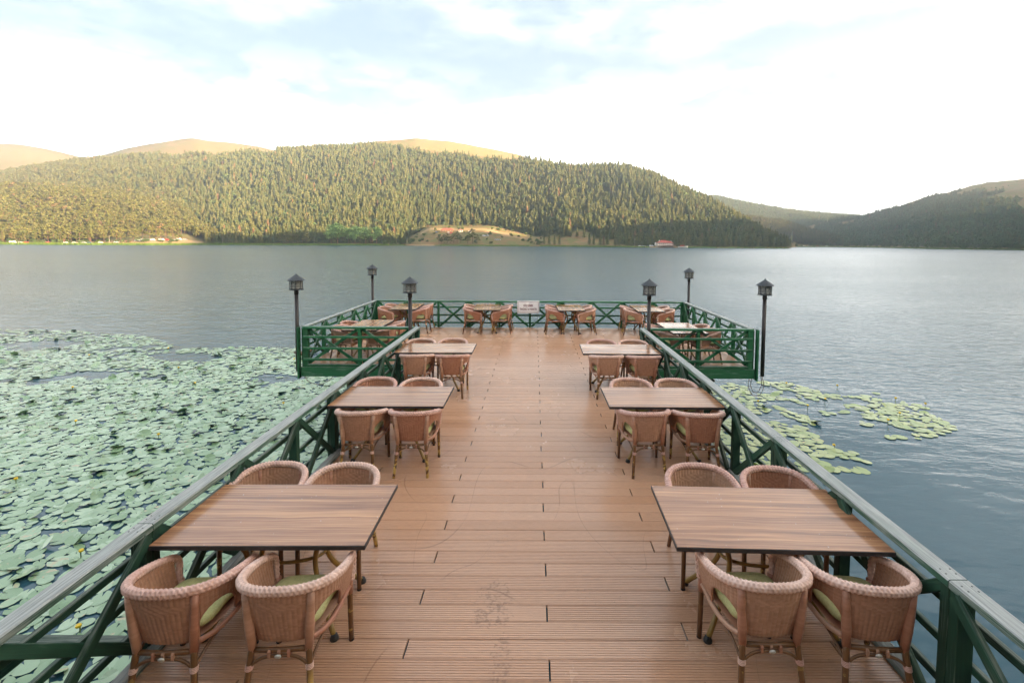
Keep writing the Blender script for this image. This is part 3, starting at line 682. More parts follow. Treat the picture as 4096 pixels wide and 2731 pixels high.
# ------------------------------------------------------------------ railings
TOP = 0.85
def railing(label, A, B, posts, inward, heavy, top_mat, mat, cap_joints=None, xb=True, short0=True):
    """A, B: plan points of the run; posts: distances along it; inward: unit vector to the deck side; heavy: indices of thick posts"""
    A, B = Vector((*A, 0)), Vector((*B, 0)); d = (B - A).normalized(); L = (B - A).length; inw = Vector((*inward, 0))
    t = thing('railing', label, 'railing', A, group='green timber railings round the pier')
    P = lambda s, z, off=0.0: d * s + inw * off + Vector((0, 0, z))
    for i, s in enumerate(posts):
        w = .115 if i in heavy else .068
        if i in heavy and 0 < i < len(posts) - 1:
            for e in (-.031, .031): part_beam('post', P(s + e, -.18), P(s + e, TOP - .052), .058, .10, mat, t, up=inw, ch=.004)
        else: part_beam('post', P(s, -.18), P(s, TOP - .052), w, .085, mat, t, up=inw, ch=.004)
    js = [0] + [posts[i] for i in heavy if .3 < posts[i] < L - .3] + [L]
    for a, b in zip(js[:-1], js[1:]):
        e0, e1 = (.003 if a > 0 else 0), (.003 if b < L else 0)
        o = part_beam('top_rail', P(a + e0, TOP - .026), P(b - e1, TOP - .026), .115, .052, top_mat, t, ch=.008)
        o.rotation_euler = (0, 0, 0)
        mbn = MB()
        for s in ([a + .05, a + .09] if a > 0 else []) + ([b - .05, b - .09] if b < L else []):
            for off in (-.028, .028):
                c = P(s, TOP + .0004, off); mbn.lathe([(.005, -.004), (.005, .0008), (.0001, .0009)], 6, c, cap=False)
        if mbn.f: mbn.build('nail_heads', M['black_rubber'], o)['kind'] = 'stuff'
    for zc in (.625, .372, .125):
        part_beam('rail', P(.03, zc, -.062), P(L - .03, zc, -.062), .034, .05, mat, t, ch=.005)
    for s0, s1 in zip(posts[:-1], posts[1:]):
        if s1 - s0 < .3: continue
        a, b = s0 + .05, s1 - .05
        part_beam('brace', P(a, .03, .062), P(b, TOP - .06, .062), .036, .066, mat, t, up=inw.cross(d) if False else (0, 0, 1), ch=.005)
        part_beam('brace', P(a, TOP - .06, .024), P(b, .03, .024), .036, .066, mat, t, ch=.005)
    return t
BAY = .976
lposts = [3.05 + BAY * k for k in range(-3, 8)]; lposts = [p for p in lposts if p < YH - .3] + [YH - .03]
rposts = [2.563 + BAY * k for k in range(-2, 8)] + [YH - .03]
RX, LX = XR + .058, XL - .107
railing('weathered green railing along the walkway on the lily-pad side', (LX, 0.12), (LX, YH + .02), [p - .12 for p in lposts], (1, 0), [0, 3, 6, len(lposts) - 1], M['rail_weathered'], M['green_dark'])
railing('weathered green railing along the walkway on the open-water side', (RX, 0.60), (RX, YH + .02), [p - .60 for p in rposts], (-1, 0), [0, 2, 4, 7, len(rposts) - 1], M['rail_weathered'], M['green_dark'])
lw = (LX - HL)
railing('short green railing across the front of the wing nearest the lily pads', (HL - .0, YH), (LX - .07, YH), [.06, .06 + (lw - .15) / 2, lw - .12], (0, 1), [0], M['green'], M['green'])
rw = HR - RX
railing('short green railing across the front of the open-water wing', (HR, YH), (RX + .07, YH), [.06, .06 + (rw - .15) / 2, rw - .12], (0, 1), [0], M['green'], M['green'])
sl = YF - YH; sp = [.0 + (sl) * k / 5 for k in range(6)]
railing('green side railing of the head on the lily-pad side', (HL - .0, YH + .06), (HL - .0, YF), sp[:-1] + [sl - .12], (1, 0), [0, 2, 5], M['rail_weathered'], M['green'])
railing('green side railing of the head on the open-water side', (HR, YH + .06), (HR, YF), sp[:-1] + [sl - .12], (-1, 0), [0, 2, 5], M['rail_weathered'], M['green'])
fl = HR - HL; nb = 10
railing('long green railing across the far end of the pier', (HL, YF + .02), (HR, YF + .02), [.06 + (fl - .12) * k / nb for k in range(nb + 1)], (0, -1), [0, 3, 6, 9, 10], M['green'], M['green'])
for x, s in ((HL - .085, 'lily-pad'), (HR + .085, 'open-water')):
    o = part_beam('corner_board', (x, YH - .045, -.30), (x, YH - .045, TOP - .01), .12, .035, M['green'], None, up=(1, 0, 0))
    tag(o, 'upright green board closing the front corner of the wing, %s side' % s, 'board')


# ------------------------------------------------------------------ the bank the pier starts from, and an unseen building added on it to darken the chair backs
mb = MB(); mb.grid([[(x, y, z + .25 * math.sin(x * .3 + y)) for y, z in ((-1.6, WZ - 1.5), (-2.6, WZ + .4), (-4.0, -.7), (-7, -.25), (-60, 1.5), (-190, 6))] for x in range(-120, 121, 8)])
tag(mb.build('bank', M['terrain'], smooth=True), 'grassy bank where the pier meets the shore', 'bank', kind='structure')
rb = thing('added_shade_building', 'unseen two-storey building added behind the camera to shade the chair backs', 'building', (0, -8.5, -.4))
M['dark_boards'] = m_timber('dark_stained_boards', (0.09, 0.05, 0.03), (0.2, 0.16, 0.12), .4, .5); M['roof_dark'] = m_simple('brown_roof', (0.10, 0.06, 0.045), .8, .2, 0, .3, 2)
part_beam('wall', (-11, 0, 3.3), (11, 0, 3.3), 8.0, 6.6, M['dark_boards'], rb)
mb = MB(); v = mb.ring([(-12, -5.2, 6.4), (12, -5.2, 6.4), (12, 5.2, 6.4), (-12, 5.2, 6.4), (-12, 0, 9.2), (12, 0, 9.2)])
for f in ([0, 1, 5, 4], [2, 3, 4, 5], [0, 4, 3], [1, 2, 5], [3, 2, 1, 0]): mb.face(f)
mb.build('roof', M['roof_dark'], rb)
M['pane'] = m_simple('window_pane', (0.02, 0.025, 0.03), .08)
for zz in (1.5, 4.7):
    for k in range(6):
        if zz < 2 and k in (2, 3): continue
        w_ = part_beam('window', (-9.2 + k * 3.3, 4.02, zz), (-7.4 + k * 3.3, 4.02, zz), .08, 1.4, M['pane'], rb)
        part_beam('sill', (-9.3 + k * 3.3, 4.06, zz - .75), (-7.3 + k * 3.3, 4.06, zz - .75), .2, .08, M['dark_boards'], w_)
part_beam('door', (-1.2, 4.02, 1.5), (1.2, 4.02, 1.5), .08, 2.4, M['pane'], rb)

# ================================================================== FURNITURE
# ------------------------------------------------------------------ wicker armchair (faces +y, origin on the floor under the seat)
def chair_proto():
    root = thing('wicker_chair', 'x', 'chair', group='wicker armchairs round the tables'); root.scale = (.89, .85, .935)
    half = [(0, -.325, .800), (.12, -.312, .798), (.222, -.262, .790), (.292, -.165, .772), (.320, -.04, .746), (.322, .09, .717), (.312, .19, .690), (.300, .262, .664), (.292, .300, .630), (.288, .306, .59), (.284, .298, .53), (.280, .290, .465)]
    path = [(-x, y, z) for x, y, z in reversed(half[1:])] + half
    # rim: a thick braided roll that runs along the back and arms and down the front of the arms
    NS = 420; C = spline(path, NS); mb = MB(); NT = 24; rings = []; us = []; s = 0.0; LEN = sum((C[i] - C[i - 1]).length for i in range(1, NS))
    xprev = None
    for k in range(NS):
        t = (C[min(k + 1, NS - 1)] - C[max(k - 1, 0)]).normalized()
        if k: s += (C[k] - C[k - 1]).length
        ref = Vector((0, 0, 1)) if xprev is None else xprev
        x = (Vector((1, 0, 0)) if k == 0 else xprev); x = (x - t * x.dot(t)).normalized(); xprev = x; y = t.cross(x)
        dend = min(s, LEN - s); R0 = .0245 + .0060 * min(1, max(0, (dend - .25) / .3))
        ph = s / .030; ring = []
        for i in range(NT):
            a = 2 * math.pi * i / NT; strand = i * 8 / NT; kk = int(strand)
            bul = abs(math.sin(math.pi * (ph + .5 * (kk % 2) + .12 * math.sin(a))))
            r = R0 * (0.70 + .28 * bul + .12 * abs(math.sin(math.pi * strand)))
            ring.append(C[k] + x * math.cos(a) * r + y * math.sin(a) * r)
        rings.append(mb.ring(ring)); us.append(ph)
    mb.skin(rings, True, us, [i * 8 / NT for i in range(NT + 1)])
    # woven shell under the rim
    low = [(0, -.245, .430), (.09, -.239, .430), (.168, -.210, .430), (.218, -.14, .438), (.242, -.04, .445), (.254, .07, .445), (.260, .16, .445), (.264, .22, .445), (.268, .262, .445)]
    lowp = [(-x, y, z) for x, y, z in reversed(low[1:])] + low
    NU, NV = 301, 57; STK = 50; ROW = 28
    half8 = half[:8]; topc = spline([(-x, y, z) for x, y, z in reversed(half8[1:])] + half8, NU); botc = spline(lowp, NU)
    arch = (0.235, 0.120)        # centre and half width of the side opening, as share of the whole length from the back
    def vtop(f):
        qv = (abs(f - .5) - arch[0]) / arch[1]
        return 1.0 if abs(qv) >= 1 else 1 - .66 * math.sqrt(1 - qv ** 2.0)
    def shell_pt(f, v):
        i = f * (NU - 1); k = min(int(i), NU - 2); fr = i - k
        a = topc[k].lerp(topc[k + 1], fr); b = botc[k].lerp(botc[k + 1], fr); p = a.lerp(b, v)
        return p
    me_sh = MB()
    for side in (1, -1):
        rows = []
        for k in range(NU):
            f = k / (NU - 1); vm = vtop(f); row = []
            tdir = shell_pt(min(f + .004, 1), .5) - shell_pt(max(f - .004, 0), .5); nrm = tdir.cross(Vector((0, 0, 1))).normalized()
            for j in range(NV):
                v = .02 + (vm - .02) * j / (NV - 1); p = shell_pt(f, v)
                su, rv = f * STK, v * ROW
                rib = abs(math.sin(math.pi * su)); weft = .5 + .5 * math.sin(2 * math.pi * rv + math.pi * int(su))
                dia = max(0, 1 - abs(f - .5) / .12 - abs(v - .30) / .14)           # coarse diamond in the middle of the back
                if dia > 0: rib = .5 + .5 * math.sin(math.pi * su * 1.0 + math.pi * int(v * 22)); weft *= .4
                off = .006 + .0038 * rib + .0018 * weft + .012 * math.sin(math.pi * min(v, 1)) * .6
                row.append(p + nrm * off * side if side > 0 else p + nrm * (.012 * math.sin(math.pi * min(v, 1)) * .6 - .006 - .0038 * rib - .0018 * weft))
            rows.append(row)
        me_sh.grid(rows, lambda a, b: (a / (NU - 1) * STK, (.02 + (vtop(a / (NU - 1)) - .02) * b / (NV - 1)) * ROW))
    back = me_sh.build('backrest', M['wicker'], root, True)
    mb.build('rim', M['rim'], back, True)
    for sg in (1, -1):                                             # bound edge of the oval side opening
        pts = []
        for k in range(25):
            f = .5 + sg * (arch[0] + arch[1] * math.cos(math.pi * k / 24)); f = min(max(f, 0), 1)
            pts.append(shell_pt(f, min(vtop(f), 1.0)) + Vector((sg * .006, 0, 0)))
        mt = MB(); mt.tube(pts, [.0105 + .0016 * (i % 2) for i in range(25)], 6); mt.build('opening_frame', M['wicker'], back, True)
    # front of the arms: plaited panel between the rim and the seat
    # legs
    for sg in (1, -1):
        mt = MB(); mt.tube([(sg * .180, -.262, .42), (sg * .186, -.270, .36), (sg * .206, -.314, .13), (sg * .218, -.342, 0.0)], [.021, .021, .0205, .019], 10); l = mt.build('leg', M['cane'], root, True)
        mt = MB(); mt.tube([(sg * .2045, -.311, .148), (sg * .205, -.312, .142)], .0213, 10); mt.build('cane_node', M['black_rubber'], l)
        mt = MB(); z = .285
        for q in range(4): mt.lathe([(.0235, -.004), (.0262, 0), (.0235, .004)], 10, (sg * (.1925 - .0008 * q), -.2845 + .0017 * q, z + q * .0085), cap=False)
        b_ = mt.build('binding', M['rim'], l, True); b_['kind'] = 'stuff'
        mt = MB(); mt.tube([(sg * .268, .284, .47), (sg * .27, .288, .2), (sg * .272, .293, 0)], [.0205, .0205, .019], 10); l = mt.build('leg', M['cane'], root, True)
        mt = MB(); mt.tube([(sg * .268, .284, .495), (sg * .2685, .285, .365)], [.0275, .0245], 12); mt.build('binding', M['wicker'], l, True)
        mt = MB(); mt.tube([(sg * .2725, .2935, .014), (sg * .2725, .2935, -.001)], .0198, 10); mt.build('foot', M['black_rubber'], l)
        # wrapped rear post from the rim to below the seat
        mt = MB(); mt.tube([(sg * .206, -.276, .765), (sg * .200, -.272, .65), (sg * .190, -.266, .52), (sg * .180, -.259, .385)], [.024, .027, .030, .0255], 12, uscale=60); mt.build('wrapped_post', M['wicker'], root, True)
        # side rail and curved brace
        mt = MB(); sp = spline([(sg * .185, -.235, .432), (sg * .245, -.12, .424), (sg * .268, .05, .422), (sg * .268, .27, .424)], 22); mt.tube(sp, [.0165 + .0012 * (i % 2) for i in range(22)], 8); mt.build('seat_rail', M['wicker'], root, True)
        mt = MB(); mt.tube(spline([(sg * .193, -.285, .295), (sg * .21, -.20, .355), (sg * .225, -.08, .385), (sg * .235, .08, .388), (sg * .262, .27, .37)], 16), .0105, 6); mt.build('side_brace', M['cane'], root, True)
    mt = MB(); mt.tube([(-.18, -.262, .392), (0, -.270, .388), (.18, -.262, .392)], .0165, 8); mt.build('back_rail', M['cane'], root, True)
    mt = MB(); mt.tube(spline([(-.188, -.287, .297), (-.14, -.283, .338), (-.07, -.28, .358), (.07, -.28, .358), (.14, -.283, .338), (.188, -.287, .297)], 18), .0105, 6); br = mt.build('back_brace', M['cane'], root, True)
    for x in (-.062, 0.0, .062):
        mt = MB(); mt.box((x, -.276, .374), (.017, .036, .050), .007); mt.build('binding', M['wicker'], br)
    mt = MB(); mt.lathe([(.0001, 0), (.021, .001), (.022, .004), (.0001, .006)], 14, cap=False); b = mt.build('badge', M['badge'], root, True, loc=(0, -.300, .372), rot=(math.pi / 2, 0, 0)); b.scale = (1, .62, 1)
    mt = MB(); mt.tube([(-.268, .285, .425), (.268, .285, .425)], .0165, 8); mt.build('front_rail', M['wicker'], root, True)
    mt = MB(); rows = [[(x, .286 + .004 * math.sin(i * 2.1) * math.sin(j * 1.6), z) for j, z in enumerate([.422 - .008 * q for q in range(9)])] for i, x in enumerate([-.258 + .516 * q / 64 for q in range(65)])]; mt.grid(rows, lambda a, b: (a * .5, b * .5)); mt.build('front_apron', M['wicker'], root, True)
    # seat platform and pad
    mt = MB(); pts = [botc[k] + Vector((0, 0, .012)) for k in range(0, NU, 12)] ; top = mt.ring(pts); mt.face(list(range(len(pts)))); mt.build('seat', M['wicker'], root)
    mt = MB(); NA, NB = 44, 9; rings = []
    for j in range(NB + 2):
        ph = -math.pi / 2 + math.pi * j / (NB + 1); ring = []
        cr, sr = math.copysign(abs(math.cos(ph)) ** .35, 1), math.copysign(abs(math.sin(ph)) ** .8, math.sin(ph))
        for i in range(NA):
            a = 2 * math.pi * i / NA; n_ = .42; cx = math.copysign(abs(math.cos(a)) ** n_, math.cos(a)); sy = math.copysign(abs(math.sin(a)) ** n_, math.sin(a))
            wx = .218 + .018 * (sy > 0); ring.append((cx * wx * max(cr, .02), .035 + sy * .238 * max(cr, .02), .502 + sr * .036 + .012 * (1 - cx * cx) * (1 - sy * sy) * (ph > 0)))
        rings.append(mt.ring(ring))
    mt.skin(rings, True); cu = mt.build('seat_cushion', M['cushion'], root, True)
    return root
CHAIR = chair_proto(); first_chair = [True]
def chair(x, y, rz, label):
    if first_chair[0]:
        first_chair[0] = False; c = CHAIR; c.location = (x, y, .001); c.rotation_euler = (0, 0, rz)
    else: c = copy_tree(CHAIR, (x, y, .001), rz)
    c['label'] = label; return c

# ------------------------------------------------------------------ table with cane-look splayed legs (long side along x)
TW, TD, TZ = 1.40, .785, .742
def table_proto():
    root = thing('dining_table', 'x', 'table', group='wood-grain dining tables')
    mb = MB(); mb.beam((-TW / 2 + .002, 0, TZ - .013), (TW / 2 - .002, 0, TZ - .013), TD - .004, .026, ch=.0015); top = mb.build('table_top', M['table'], root)
    mb = MB()
    for a, b, w in (((-TW / 2, -TD / 2, 0), (TW / 2, -TD / 2, 0), 0), ((TW / 2, -TD / 2, 0), (TW / 2, TD / 2, 0), 0), ((TW / 2, TD / 2, 0), (-TW / 2, TD / 2, 0), 0), ((-TW / 2, TD / 2, 0), (-TW / 2, -TD / 2, 0), 0)):
        mb.beam(Vector(a) + Vector((0, 0, TZ - .0165)), Vector(b) + Vector((0, 0, TZ - .0165)), .006, .029, ch=.0012)
    mb.build('edge_band', M['table_edge'], top)
    for sx in (1, -1):
        for sy in (1, -1):
            mb = MB(); mb.tube(spline([(sx * .40, sy * .20, TZ - .03), (sx * .30, sy * .13, .60), (sx * .24, sy * .09, .45), (sx * .27, sy * .12, .30), (sx * .36, sy * .20, .14), (sx * .44, sy * .27, .02)], 16), .0185, 8); l = mb.build('leg', M['cane_gold'], root, True)
            mb = MB(); mb.lathe([(.03, 0), (.029, .014), (.021, .03), (.0195, .036)], 10, (sx * .445, sy * .274, 0)); mb.build('foot', M['black_rubber'], l, True)
    mb = MB(); mb.tube([(math.cos(a) * .27, math.sin(a) * .125, .44) for a in [2 * math.pi * i / 28 for i in range(28)]], .0125, 7, closed_path=True); mb.build('ring_stretcher', M['cane_gold'], root, True)
    for sx in (1, -1):
        mb = MB(); mb.beam((sx * .40, -.30, TZ - .04), (sx * .40, .30, TZ - .04), .04, .026); mb.build('top_bar', M['black_rubber'], root)
    return root
TABLE = table_proto(); first_table = [True]
def table(x, y, rz, label):
    if first_table[0]:
        first_table[0] = False; t = TABLE; t.location = (x, y, 0.001); t.rotation_euler = (0, 0, rz)
    else: t = copy_tree(TABLE, (x, y, 0.001), rz)
    t['label'] = label; return t
K = 1.058 * 1.15
ORD = ['nearest', 'middle', 'farthest']
random.seed(21)
for k, (xl, yl, al, xr, yr, ar) in enumerate([(-1.484, 2.779, .012, 1.363, 2.772, -.030), (-1.475, 4.953, .006, 1.336, 4.972, .0), (-1.495, 7.25, .02, 1.310, 7.24, -.012)]):
    for side, (x, y, a) in (('lily-pad', (xl * K, yl * K, al)), ('open-water', (xr * K, yr * K, ar))):
        table(x, y, a, 'wood-grain table %s to the camera in the row along the %s railing' % (ORD[k], side) if k == 0 else '%s wood-grain table in the row along the %s railing of the walkway' % (ORD[k], side))
        rail_s = -1 if side == 'lily-pad' else 1
        for sy in (-1, 1):
            for sx in (-1, 1):
                near = 'by the railing' if sx == rail_s else 'by the aisle'
                face = 'back to the camera' if sy < 0 else 'facing the camera'
                shift = ((.012 if k == 0 else .05) if side == 'lily-pad' else (.075 if k == 0 else .04)) if sy < 0 else (-.10 if side == 'lily-pad' else .06)
                dx = .318 * sx + shift + rnd(-.012, .012)
                out = ((.155, .105) if k == 0 else (.02, .02))[side != 'lily-pad'] if sy < 0 else .07
                dy = sy * (TD / 2 + out + rnd(-.02, .02)); rz = (0 if sy < 0 else math.pi) + rnd(-.06, .06)
                c, s = math.cos(a), math.sin(a)
                chair(x + c * dx - s * dy, y + s * dx + c * dy, rz + a, 'wicker armchair at the %s %s table, %s, %s' % (ORD[k], side, near, face))
def side_table(x, y, a, name):
    table(x, y, a + math.pi / 2, 'wood-grain table ' + name)
    for sx in (-1, 1):
        for sy in (-1, 1):
            w = 'left' if sx < 0 else 'right'; d = 'nearer' if sy < 0 else 'farther'
            chair(x + sx * (TD / 2 + .04 + rnd(-.02, .05)), y + sy * .31 + rnd(-.03, .03) - .03, (-math.pi / 2 if sx < 0 else math.pi / 2) + rnd(-.12, .12), '%s %s-hand wicker armchair at the table %s' % (d, w, name))
side_table(-3.24 * K, 9.26 * K, .01, 'on the lily-pad wing')
side_table(2.85 * K, 9.11 * K, .012, 'on the open-water wing')
side_table(-3.21 * K, 11.96 * K, .03, 'in the far corner, lily-pad side')
side_table(-1.17 * K, 11.95 * K, .05, 'left of the sign, far railing')
side_table(0.90 * K, 11.93 * K, .03, 'right of the sign, far railing')
side_table(2.82 * K, 11.84 * K, .0, 'in the far corner, open-water side')

# ------------------------------------------------------------------ lanterns on posts
def lantern(x, y, ztop, zbot, label):
    t = thing('lamp_post', label, 'lamp post', (x, y, 0), group='dark metal lanterns on posts round the pier head')
    zb = ztop - .36
    mb = MB(); mb.tube([(0, 0, zbot), (0, 0, zb - .09)], .041, 14); mb.build('pole', M['iron_rust'], t, True)
    mb = MB(); mb.tube([(0, 0, zb - .10), (0, 0, zb)], .047, 14); mb.build('collar', M['iron_rust'], t, True)
    mb = MB(); mb.lathe([(.150, -.012), (.155, -.004), (.152, .004), (.12, .008)], 8, (0, 0, zb + .004), math.pi / 8); mb.build('base_plate', M['iron'], t)
    sc = MB(); r = .131; h = .20
    for i in range(8):
        a0, a1 = math.pi / 8 + i * math.pi / 4, math.pi / 8 + (i + 1) * math.pi / 4
        ids = sc.ring([(r * math.cos(a0), r * math.sin(a0), zb + .01), (r * math.cos(a1), r * math.sin(a1), zb + .01), (r * math.cos(a1), r * math.sin(a1), zb + .01 + h), (r * math.cos(a0), r * math.sin(a0), zb + .01 + h)])
        sc.face(ids, [(i + .0, 0), (i + 1, 0), (i + 1, 1), (i, 1)])
    body = sc.build('lantern_body', M['filigree'], t)
    for i in range(8):
        a0 = math.pi / 8 + i * math.pi / 4
        mb = MB(); mb.tube([(r * math.cos(a0), r * math.sin(a0), zb + .01), (r * math.cos(a0), r * math.sin(a0), zb + .01 + h)], .007, 5); mb.build('corner_bar', M['iron'], body)
    mb = MB(); mb.lathe([(.14, .195), (.186, .190), (.187, .196), (.10, .265), (.02, .318), (.016, .326)], 16, (0, 0, zb + .01)); roof = mb.build('roof', M['iron'], t)
    mb = MB(); mb.lathe([(.008, .31), (.008, .335), (.013, .342), (.010, .356), (.001, .36)], 8, (0, 0, zb)); mb.build('finial', M['iron'], roof, True)
    return t
lantern(-5.245, 10.42, 2.02, -.16, 'lantern post at the front corner of the lily-pad wing')
lantern(-2.70, 10.27, 1.985, -.15, 'lantern post where the lily-pad wing meets the walkway')
lantern(2.505, 10.27, 1.965, -.15, 'lantern post where the open-water wing meets the walkway')
lantern(5.06, 10.36, 1.97, -.20, 'lantern post at the front corner of the open-water wing')
lantern(-5.28, 15.44, 2.00, -.2, 'lantern post behind the far corner on the lily-pad side')
lantern(5.05, 15.44, 1.95, -.2, 'lantern post behind the far corner on the open-water side')
def cable(pts, label, r=.008):
    mb = MB(); mb.tube(spline(pts, 30), r, 6); tag(mb.build('cable', M['cable'], None, True), label, 'cable')
cable([(5.06, 10.36, -.2), (5.10, 10.36, -.42), (5.02, 10.36, -.62), (4.86, 10.36, -.62), (4.76, 10.36, -.42), (4.78, 10.36, -.24)], 'thin looped cable hanging below the open-water lantern post')
cable([(5.04, 10.38, -.2), (5.06, 10.38, -.40), (4.98, 10.38, -.57), (4.88, 10.38, -.55), (4.82, 10.38, -.40), (4.84, 10.38, -.25)], 'inner loop of the cable below the open-water lantern post')
cable([(-5.08, 10.36, -.25), (-4.98, 10.36, -.38), (-4.78, 10.36, -.44), (-4.58, 10.36, -.38), (-4.44, 10.38, -.26)], 'thin cable sagging under the lily-pad wing')

# ------------------------------------------------------------------ warning sign on the far railing
SX0, SX1, SZ0, SZ1, SY = -.535, .165, .465, .862, YF - .085
sg = thing('warning_sign', 'white warning board with dark red Turkish lettering on the far railing', 'sign', ((SX0 + SX1) / 2, SY, SZ0))
w_, h_ = SX1 - SX0, SZ1 - SZ0
mb = MB(); mb.box((0, 0, h_ / 2), (w_, .010, h_), .002); mb.build('board', M['sign_white'], sg)
def bar(cx, cz, w, h):
    mb = MB(); mb.box((cx, -.0062, cz), (w, .0016, h)); mb.build('border_line', M['sign_ink'], sg)
bar(0, .032, w_ - .045, .008); bar(0, h_ - .032, w_ - .045, .008); bar(-w_ / 2 + .026, h_ / 2, .008, h_ - .072); bar(w_ / 2 - .026, h_ / 2, .008, h_ - .072)
def lettering(txt, z, width, height):
    cu = bpy.data.curves.new('lettering', 'FONT'); cu.body = txt; cu.align_x = 'CENTER'; cu.extrude = .0; cu.size = .1; cu.resolution_u = 3; cu.offset = .003
    o = bpy.data.objects.new('tmp', cu); COL.objects.link(o); dg = bpy.context.evaluated_depsgraph_get(); me = bpy.data.meshes.new_from_object(o.evaluated_get(dg)); bpy.data.objects.remove(o)
    xs = [v.co.x for v in me.vertices]; ys = [v.co.y for v in me.vertices]
    sx, sy = width / (max(xs) - min(xs)), height / (max(ys) - min(ys)); mx = (max(xs) + min(xs)) / 2
    for v in me.vertices: v.co = ((v.co.x - mx) * sx, 0, (v.co.y - min(ys)) * sy)
    me.materials.clear(); me.materials.append(M['sign_ink'])
    link('lettering', me, sg, (0, -.0062, z))
lettering('GÖLE GİRMEK', .212, .315, .098); lettering('TEHLİKELİ ve YASAKTIR', .100, .545, .090)

# ------------------------------------------------------------------ lily pads
def pad_rings(r, rs, raised=0.0):
    """heart-shaped floating leaf: outline with a notch, slightly cupped"""
    n = 13; out = []
    notch = .20
    for i in range(n):
        a = notch + (2 * math.pi - 2 * notch) * i / (n - 1); k = 1 + rs.uniform(-.03, .03)
        rr = r * k * (1.0 + .10 * math.cos(a + math.pi))
        out.append((math.cos(a) * rr * 1.18, math.sin(a) * rr * .92, .0012 + raised * (math.sin(a * 1.5 + rs.random()) ** 2) * r))
    return [(r * .12, 0, 0.0)] + out
def add_pad(mb, x, y, z, r, an, tx, ty, rs, raised=0.0):
    R = Euler((tx, ty, an)).to_matrix(); ids = mb.ring([Vector((x, y, z)) + R @ Vector(p) for p in pad_rings(r, rs, raised)])
    for i in range(1, len(ids) - 1): mb.face([ids[0], ids[i], ids[i + 1]])
def inpoly(x, y, poly):
    c = False; n = len(poly)
    for i in range(n):
        (x1, y1), (x2, y2) = poly[i], poly[i - 1]
        if (y1 > y) != (y2 > y) and x < (x2 - x1) * (y - y1) / (y2 - y1) + x1: c = not c
    return c
rs = random.Random(5)
LEFT = [(-3.2, 2.9), (-3.55, 3.9), (-3.25, 5.0), (-3.1, 7), (-3.3, 9.5), (-4.9, 11.5), (-5.4, 15.0), (-7.0, 17.0), (-9.3, 19.0), (-10.8, 21.2), (-13.7, 21.6), (-16.0, 21.2), (-20.0, 24.0), (-25.0, 25.2), (-36.0, 26.0), (-36.0, 2.0), (-5.0, 2.0)]
RIGHT = [(3.1, 8.0), (3.1, 12.5), (5.2, 15.4), (7.2, 16.4), (8.9, 16.5), (9.5, 15.1), (11.2, 15.3), (11.7, 13.9), (11.2, 12.4), (9.7, 11.5), (8.9, 11.7), (8.3, 12.6), (7.3, 12.4), (7.0, 11.2), (7.6, 10.7), (7.4, 10.0), (6.7, 9.4), (5.8, 9.2), (5.0, 8.2), (4.3, 7.3), (3.3, 6.9)]
pads = []
def vn1(x, y, s): return float(vnoise(np.array([x]), np.array([y]), s)[0])
def fill(poly, step, dens, yellow, open_thr, SEP=.62):
    xs = [p[0] for p in poly]; ys = [p[1] for p in poly]; x = min(xs)
    grid = {}
    n = int((max(xs) - min(xs)) * (max(ys) - min(ys)) / step ** 2 * dens)
    px = np.array([rs.uniform(min(xs), max(xs)) for _ in range(n)]); py = np.array([rs.uniform(min(ys), max(ys)) for _ in range(n)])
    o1 = vnoise(px / 1.5, py / 1.1, 61) * .6 + vnoise(px / .5, py / .45, 62) * .4; o2 = vnoise(px / 5.0 + .3 * py, py / 2.4 - .13 * px, 63) * .5 + vnoise(px / 1.9 - .2 * py, py / 1.0 + .17 * px, 64) * .32 + vnoise(px / .7, py / .45, 65) * .18
    for a, b, v, v2 in zip(px, py, o1, o2):
        if abs(a) > b * 1.25 + 1.0 or not inpoly(a, b, poly): continue
        far = min(1, max(0, (b - 9) / 14)) if not yellow else 0
        if v < open_thr + .10 * far or v2 < open_thr + .06 + .22 * far * (.6 if not yellow else 0): continue
        if not yellow and b > 12 and rs.random() < min(.9, (b - 12) / 12.5 + (v2 - .5) * -.9): continue
        r = rs.uniform(.092, .148) if rs.random() < .8 else rs.uniform(.06, .095)
        key = (int(a / .2), int(b / .2)); ok = True
        for i in (-1, 0, 1):
            for j in (-1, 0, 1):
                for (c, d, rr) in grid.get((key[0] + i, key[1] + j), ()):
                    if (a - c) ** 2 + (b - d) ** 2 < (SEP * (r + rr)) ** 2: ok = False; break
        if not ok: continue
        grid.setdefault(key, []).append((a, b, r)); pads.append((a, b, r, yellow))
fill(LEFT, .11, 2.8, False, .17, .64); nleft = len(pads)
fill(RIGHT, .15, 1.9, True, .38, .66)
def pad_pose(a, b, r, yellow):
    an = rs.gauss(2.6, .8); ra = 0.0; tx, ty = rs.gauss(0, .025), rs.gauss(0, .025); z = WZ + .012 + rs.uniform(0, .010)
    if rs.random() < (.09 if not yellow else .02): tx, ty, ra, z = rs.gauss(0, .30), rs.gauss(0, .30), .14, z + .025
    return an, tx, ty, ra, z
def apparent(p): return p[2] / max(p[1], .5) * (1 if abs(p[0] + .0) < p[1] * 1.12 + .2 else 0)
order = sorted(range(len(pads)), key=lambda i: -apparent(pads[i]))
lone = set(order[:290])
PADM = {}
for yel in (False, True):
    PADM[yel] = []
    for k in range(6):
        mb = MB(); add_pad(mb, 0, 0, 0, 1.0, 0, 0, 0, random.Random(80 + k), .0 if k < 5 else .10); PADM[yel].append(mb.mesh('lily_pad', M['pad_yellow' if yel else 'pad']))
mass = {False: MB(), True: MB()}
